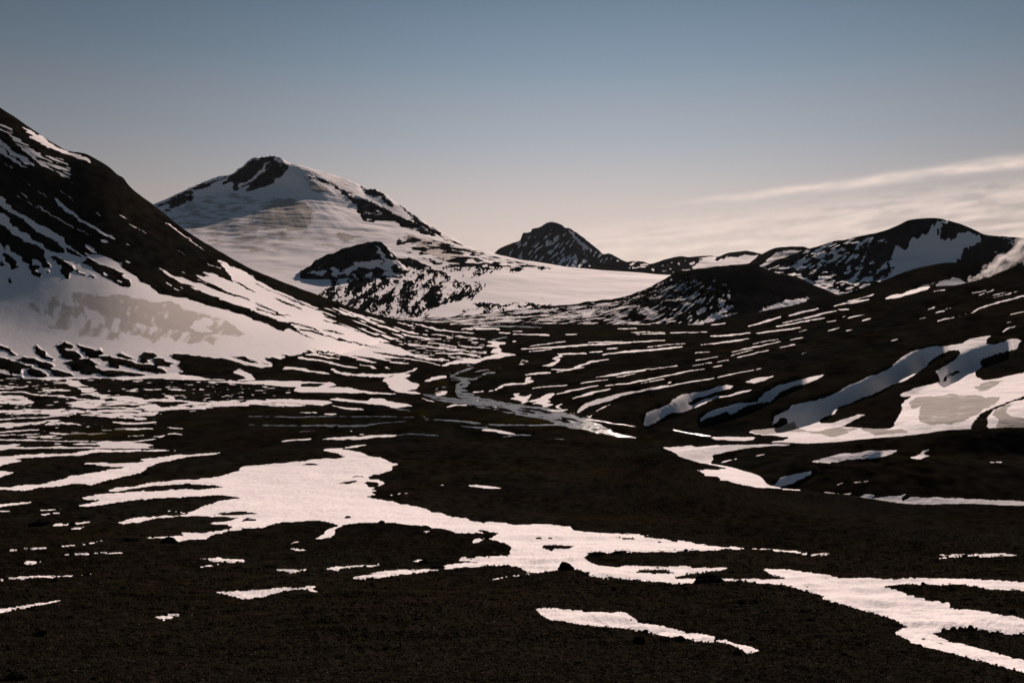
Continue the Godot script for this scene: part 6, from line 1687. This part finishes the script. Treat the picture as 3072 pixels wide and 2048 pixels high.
	["V", "relief", -13.00, 0.20, "", "", "2327,1265,51.0 2446,1229,51.0 2531,1197,51.0 2616,1163,51.0 2680,1127,55.3 2727,1105,51.0 2787,1063,42.5 2838,1044,25.5"],
	["V", "relief", -11.00, 0.20, "", "", "2821,1137,38.3 2880,1099,46.8 2940,1073,46.8 3029,1044,38.3"],
	["V", "relief", -11.00, 0.20, "", "", "2098,1258,34.0 2195,1231,34.0 2272,1202,34.0 2331,1170,34.0 2408,1137,25.5"],
	["V", "relief", -11.00, 0.20, "", "", "1932,1259,38.3 1991,1230,38.3 2038,1219,38.3 2085,1185,34.0 2166,1162,21.3"],
	["V", "relief", -5.00, 0.20, "", "", "1732,1234,29.8 1783,1207,29.8 1868,1182,25.5 1953,1167,21.3"],
	["V", "relief", 2.00, 0.20, "", "", "2497,1256,51.0 2625,1214,51.0 2731,1154,51.0 2838,1086,46.8"],
	["V", "relief", 1.50, 0.20, "", "", "237,1100,31.6 395,1105,31.6 554,1116,36.9"],
	["H", "relief", -2.50, 0.20, "", "", "2455,1390,25.5 2540,1384,25.5 2646,1373,25.5"],
	["H", "relief", -2.00, 0.20, "", "", "2327,1463,29.8 2391,1439,29.8 2434,1422,25.5"],
	["V", "water", 0.80, 0.20, "", "", "1402,1094,3.6 1420,1102,4.1 1397,1110,6.1 1377,1117,5.1 1351,1128,4.1 1384,1135,5.1 1422,1138,5.1 1458,1120,7.7 1486,1117,2.0"],
	["V", "water", 0.80, 0.20, "", "", "1351,1122,3.6 1356,1138,2.6 1389,1139,5.6 1407,1145,15.3 1377,1158,23.0 1379,1176,28.1 1402,1189,28.1 1422,1199,28.1 1458,1209,17.9 1499,1217,15.3 1542,1227,15.3 1581,1232,17.9 1619,1240,28.1 1649,1250,25.5 1683,1265,23.0 1734,1276,23.0 1785,1283,28.1 1823,1296,17.9 1861,1306,11.2 1887,1310,6.6 1907,1313,3.1"],
	["V", "water", 0.80, 0.20, "", "", "1274,1184,5.1 1300,1191,12.8 1338,1199,15.3 1377,1204,12.8 1428,1212,15.3 1479,1224,10.2 1530,1237,7.7 1581,1247,6.6 1632,1253,7.7 1662,1263,10.2"],
	["V", "water", 0.80, 0.20, "", "", "1422,1196,7.7 1479,1204,10.2 1530,1213,9.2 1581,1222,12.8 1632,1230,15.3 1670,1240,12.8 1721,1250,12.8 1759,1263,12.8 1797,1278,15.3 1833,1296,10.2"],
	["V", "water", 0.80, 0.20, "", "", "1721,1250,5.1 1785,1260,3.6 1836,1269,3.1 1907,1279,2.6"],
	["V", "water", 0.80, 0.20, "", "", "1274,1258,3.1 1326,1260,3.6 1377,1263,5.6 1428,1269,6.6 1458,1274,4.6 1530,1275,4.1 1606,1275,4.1 1667,1273,4.6 1708,1273,7.7"],
	["V", "water", 0.80, 0.20, "", "", "1379,1277,1.5 1415,1281,3.1 1443,1284,4.1 1463,1281,2.6"],
	["V", "water", 0.80, 0.20, "", "", "1509,1310,2.0 1542,1305,4.6 1591,1305,2.6"],
	["V", "water", 0.80, 0.20, "", "", "1660,1314,2.0 1690,1318,2.6"],
	["V", "water", 0.80, 0.20, "", "", "1313,1163,3.1 1305,1173,4.6 1315,1163,2.0 1338,1161,2.0"],
	["V", "water", 0.80, 0.20, "", "", "1422,1115,2.6 1458,1110,2.6 1504,1102,1.5"],
	["V", "water", 0.80, 0.20, "", "", "747,1274,3.6 900,1277,4.1 951,1276,6.1 1028,1278,6.6 1099,1276,5.1 1142,1268,3.1 1232,1264,2.0"],
	["V", "water", 0.80, 0.20, "", "", "747,1249,2.6 900,1251,3.1 977,1249,2.6 1053,1250,2.0 1130,1249,2.0 1244,1251,1.5"],
	["V", "water", 0.80, 0.20, "", "", "1193,1305,2.6 1232,1301,2.6 1308,1305,3.6 1354,1311,1.5"],
	["V", "water", 0.80, 0.20, "", "", "1367,1343,2.0 1397,1348,3.6 1334,1356,1.3"],
	["V", "water", 0.80, 0.20, "", "", "1262,1244,2.0 1278,1254,2.6 1298,1259,2.0"],
	["V", "water", 0.80, 0.20, "", "", "1196,1228,5.1 1227,1231,4.1"],
	["V", "water", 0.80, 0.20, "", "", "900,1295,2.6 977,1290,1.5"],
	["V", "water", 0.80, 0.20, "", "", "1432,978,6.0 1517,978,5.1 1623,982,3.4"],
	["V", "water", 0.80, 0.20, "", "", "1478,1020,5.1 1517,1012,4.3"],
	["V", "water", 0.80, 0.20, "", "", "2021,1289,3.4 2072,1300,3.8 2115,1306,4.3 2153,1312,3.0"],
	["V", "water", 0.00, 0.20, "", "", "1489,1221 1509,1223 1527,1228 1527,1233 1504,1231"],
	["V", "water", 0.00, 0.20, "", "", "1550,1228 1576,1231 1606,1239 1604,1242 1568,1235"],
	["V", "water", 0.00, 0.20, "", "", "1680,1258 1698,1260 1713,1267 1693,1268"],
	["V", "water", 0.00, 0.20, "", "", "1382,1153 1397,1151 1384,1159"],
	["V", "water", 0.00, 0.20, "", "", "1453,1217 1504,1224 1550,1237 1504,1231 1463,1222"],
	["V", "water", 0.00, 0.20, "", "", "1555,1222 1606,1227 1657,1239 1619,1233"],
	["B", "all", 1.00, 0.30, "", "", "0,0 1,0 1,1"],
	["B", "poly", 0.15, 0.50, "", "", "753,477 787,471 817,465 844,473 851,490 864,505 855,516 842,531 825,548 796,565 770,567 740,569 751,552 723,562 693,574 698,556 689,543 672,552 664,543 693,522 728,497"],
	["B", "stroke", 1.00, 0.20, "", "", "808,484,3.3 783,518,7.1 753,537,6.5 715,560,3.8"],
	["B", "stroke", 1.00, 0.20, "", "", "762,480,1.6 779,477,3.8"],
	["B", "stroke", 1.00, 0.20, "", "", "830,480,2.7 842,484,5.4"],
	["B", "poly", 0.42, 0.60, "", "", "455,618 528,585 591,555 638,538 693,517 681,524 638,548 613,567 587,578 587,590 562,607 528,622 498,639 481,633 528,611 485,620"],
	["B", "poly", 0.00, 0.20, "", "", "506,599 549,590 583,588 562,607 528,620 511,616"],
	["B", "poly", 0.20, 0.50, "", "", "1017,573 1030,569 1055,586 1098,599 1123,611 1157,624 1191,645 1229,658 1272,684 1310,709 1276,702 1234,689 1208,680 1187,663 1149,659 1123,663 1089,659 1076,638 1068,617 1047,599"],
	["B", "poly", 0.00, 0.20, "", "", "1076,550 1098,567 1127,569 1149,582 1166,601 1187,622 1161,611 1140,594 1098,580"],
	["B", "poly", 0.30, 0.60, "", "", "1187,605 1234,639 1285,677 1336,711 1400,741 1327,714 1272,685 1234,650"],
	["B", "poly", 0.00, 0.20, "", "", "917,526 932,528 941,536 925,533"],
	["B", "poly", 0.42, 0.60, "", "", "944,526 1004,556 1064,582 1017,569 953,537"],
	["B", "poly", 0.42, 0.60, "", "", "1208,733 1268,737 1293,748 1234,745"],
	["B", "poly", 0.62, 0.50, "", "", "1187,701 1293,713 1400,743 1548,782 1676,803 1548,811 1400,828 1293,786 1208,752"],
	["B", "poly", 0.25, 0.60, "", "", "1157,735 1191,769 1234,771 1276,790 1327,813 1370,839 1421,854 1434,871 1400,871 1353,845 1293,820 1229,799 1200,803 1174,782"],
	["B", "poly", 0.36, 0.80, "", "", "936,809 995,820 1081,824 1166,830 1229,841 1293,854 1400,850 1453,850 1415,892 1336,909 1283,927 1274,952 1208,969 1123,956 1038,922 957,888 995,850 966,824"],
	["B", "poly", 0.60, 0.70, "", "", "1174,803 1229,807 1315,828 1357,850 1293,852 1208,839"],
	["B", "stroke", 0.00, 0.20, "", "", "1426,847,2.7 1445,859,3.8 1434,872,3.8 1409,893,4.9"],
	["B", "poly", 0.20, 0.50, "", "", "1421,908 1464,903 1515,914 1549,905 1570,916 1591,905 1621,914 1698,915 1732,921 1613,922 1443,918"],
	["B", "poly", 0.64, 0.50, "", "", "1400,923 1570,920 1698,919 1570,936 1464,953 1400,957 1357,957"],
	["B", "poly", 0.00, 0.20, "", "", "1625,896 1632,893 1636,898"],
	["B", "dirt", 0.55, 0.20, "", "", "498,641 604,590 698,577 783,599 859,590 932,675 889,743 783,760 655,739 570,692"],
	["B", "dirt", 0.45, 0.20, "", "", "932,658 1017,675 1123,718 1038,752 932,743"],
	["B", "dirt", 1.00, 0.20, "", "", "774,658 804,620 868,590 910,607 953,633 932,675 868,692 804,675"],
	["B", "dirt", 1.00, 0.20, "", "", "898,526 974,560 995,586 932,569"],
	["B", "dirt", 1.00, 0.20, "", "", "1200,692 1251,709 1336,731 1400,760 1400,803 1336,786 1251,748"],
	["B", "dirt", 1.00, 0.20, "", "", "1017,692 1064,713 1038,726 1013,713"],
	["N", "all", 0.00, 0.20, "", "", "0,0 1,0 1,1"],
	["N", "poly", 1.00, 0.20, "", "", "1125,734 1138,743 1149,760 1166,786 1178,803 1208,824 1149,828 1119,826 1140,807 1151,786 1132,760"],
	["N", "poly", 1.00, 0.20, "", "", "1057,790 1089,784 1127,781 1142,782 1144,800 1102,804 1064,800"],
	["N", "poly", 0.46, 0.60, "", "", "923,799 1038,805 1149,803 1208,820 1187,845 995,837 919,820"],
	["N", "poly", 0.50, 0.55, "", "", "1153,735 1183,752 1208,782 1229,803 1246,837 1187,828 1174,803 1161,769"],
	["P", "stroke", 1.00, 0.20, "", "", "1655,689,1.6 1638,711,2.7 1613,732,3.3 1591,762,3.8 1579,777,2.7"],
	["P", "stroke", 1.00, 0.20, "", "", "1681,696,3.8 1655,715,2.2 1630,732,2.7 1600,762,2.2"],
	["P", "stroke", 1.00, 0.20, "", "", "1579,747,1.6 1557,758,4.4"],
	["P", "stroke", 1.00, 0.20, "", "", "1604,723,1.6 1570,757,2.2"],
	["P", "stroke", 1.00, 0.20, "", "", "1693,702,1.4 1638,753,1.6"],
	["P", "poly", 1.00, 0.20, "", "", "1704,686 1723,700 1740,721 1762,738 1796,761 1825,781 1844,790 1817,784 1783,765 1757,745 1732,728 1717,707"],
	["P", "poly", 0.50, 0.50, "", "", "1651,787 1672,767 1698,763 1723,757 1740,769 1762,779 1774,800 1732,806 1698,808"],
	["P", "poly", 0.30, 0.50, "", "", "1528,745 1613,698 1698,698 1762,749 1783,770 1698,766 1613,787 1528,770"],
	["P", "poly", 0.40, 0.50, "", "", "1762,745 1825,766 1868,787 1804,791"],
	["F", "poly", 1.00, 0.20, "", "", "2046,806 2072,793 2098,780 2132,769 2151,770 2144,783 2183,771 2234,765 2280,767 2261,785 2236,793 2157,806 2072,819"],
	["F", "poly", 0.40, 0.50, "", "", "1868,800 1902,783 1949,787 1944,800 1910,817"],
	["F", "poly", 0.36, 0.50, "", "", "1944,813 2038,779 2123,770 2081,804 2017,821"],
	["I", "poly", 1.00, 0.20, "", "", "2274,800 2310,776 2327,759 2370,750 2404,750 2463,740 2412,760 2348,793 2310,810"],
	["I", "dirt", 1.00, 0.20, "", "", "2314,789 2323,764 2370,755 2404,759 2348,785"],
	["R", "poly", 1.00, 0.20, "", "", "2814,662 2846,661 2838,671 2812,684 2821,701 2825,713 2863,716 2872,709 2872,700 2906,696 2942,708 2946,726 2914,739 2893,752 2880,769 2876,789 2838,802 2774,810 2710,836 2663,849 2676,806 2663,789 2685,768 2693,740 2719,752 2731,742 2727,725 2753,710 2787,693 2804,678"],
	["R", "poly", 0.38, 0.55, "", "", "2310,806 2429,752 2497,730 2553,719 2616,708 2646,725 2604,751 2625,789 2676,789 2667,853 2540,887 2434,836 2348,815"],
	["R", "stroke", 1.00, 0.20, "", "", "2472,762,2.2 2506,753,6.0 2536,742,2.7"],
	["R", "stroke", 1.00, 0.20, "", "", "2476,787,2.2 2510,772,7.1 2546,755,2.2"],
	["R", "stroke", 1.00, 0.20, "", "", "2434,817,3.8 2451,802,7.1 2465,785,3.3"],
	["R", "stroke", 1.00, 0.20, "", "", "2442,764,2.7 2472,753,3.8"],
	["R", "stroke", 1.00, 0.20, "", "", "2378,793,2.2 2395,802,2.7 2387,789,2.2 2408,781,2.7"],
	["R", "stroke", 1.00, 0.20, "", "", "2595,721,2.7 2614,713,3.3"],
	["R", "stroke", 1.00, 0.20, "", "", "2565,744,2.2 2589,733,2.7"],
	["R", "stroke", 1.00, 0.20, "", "", "2446,773,2.2 2468,770,2.2"],
	["R", "stroke", 1.00, 0.20, "", "", "2625,725,1.4 2667,721,1.4"],
	["R", "poly", 0.52, 0.60, "", "", "2404,827 2497,832 2582,836 2655,840 2604,866 2540,883 2455,853"],
	["R", "poly", 1.00, 0.20, "", "", "2270,796 2297,804 2323,816 2361,820 2404,827 2438,844 2468,859 2497,867 2538,878 2561,895 2455,930 2348,930 2434,901 2468,884 2476,871 2434,852 2387,830 2310,819"],
	["R", "poly", 0.45, 0.60, "", "", "2978,717 3008,727 3059,730 3033,751 2999,768 2982,759 3004,742"],
	["R", "stroke", 1.00, 0.20, "", "", "2999,710,2.2 3033,719,3.3 3055,725,2.2"],
	["E", "poly", 1.00, 0.20, "", "", "2806,855 2818,845 2850,838 2857,829 2880,835 2895,848 2859,855 2829,864"],
	["C", "poly", 0.31, 0.50, "", "", "1932,872 2017,838 2123,821 2187,855 2208,906 2123,936 2038,970 1910,983 1783,983 1698,953 1783,923 1868,898"],
	["C", "poly", 0.43, 0.55, "", "", "1698,923 1783,906 1889,911 1995,940 2102,962 2081,983 1400,981 1017,983 1017,953 1528,936 1613,928"],
	["C", "poly", 1.00, 0.20, "", "", "2085,941 2098,930 2123,917 2119,928 2098,941"],
	["C", "poly", 1.00, 0.20, "", "", "2064,974 2119,962 2166,945 2227,933 2208,941 2149,958 2119,968 2081,983"],
	["C", "poly", 1.00, 0.20, "", "", "2270,938 2310,918 2361,899 2421,891 2421,903 2336,928 2276,939"],
	["C", "poly", 1.00, 0.20, "", "", "2159,905 2176,901 2166,913"],
	["C", "poly", 1.00, 0.20, "", "", "2115,962 2140,940 2166,928 2204,913 2191,928 2157,945 2132,962"],
	["C", "poly", 1.00, 0.20, "", "", "1753,936 1796,925 1762,953 1749,953"],
	["C", "poly", 0.00, 0.20, "", "", "2038,830 2123,804 2251,796 2378,838 2400,881 2293,898 2229,855 2166,838"],
]
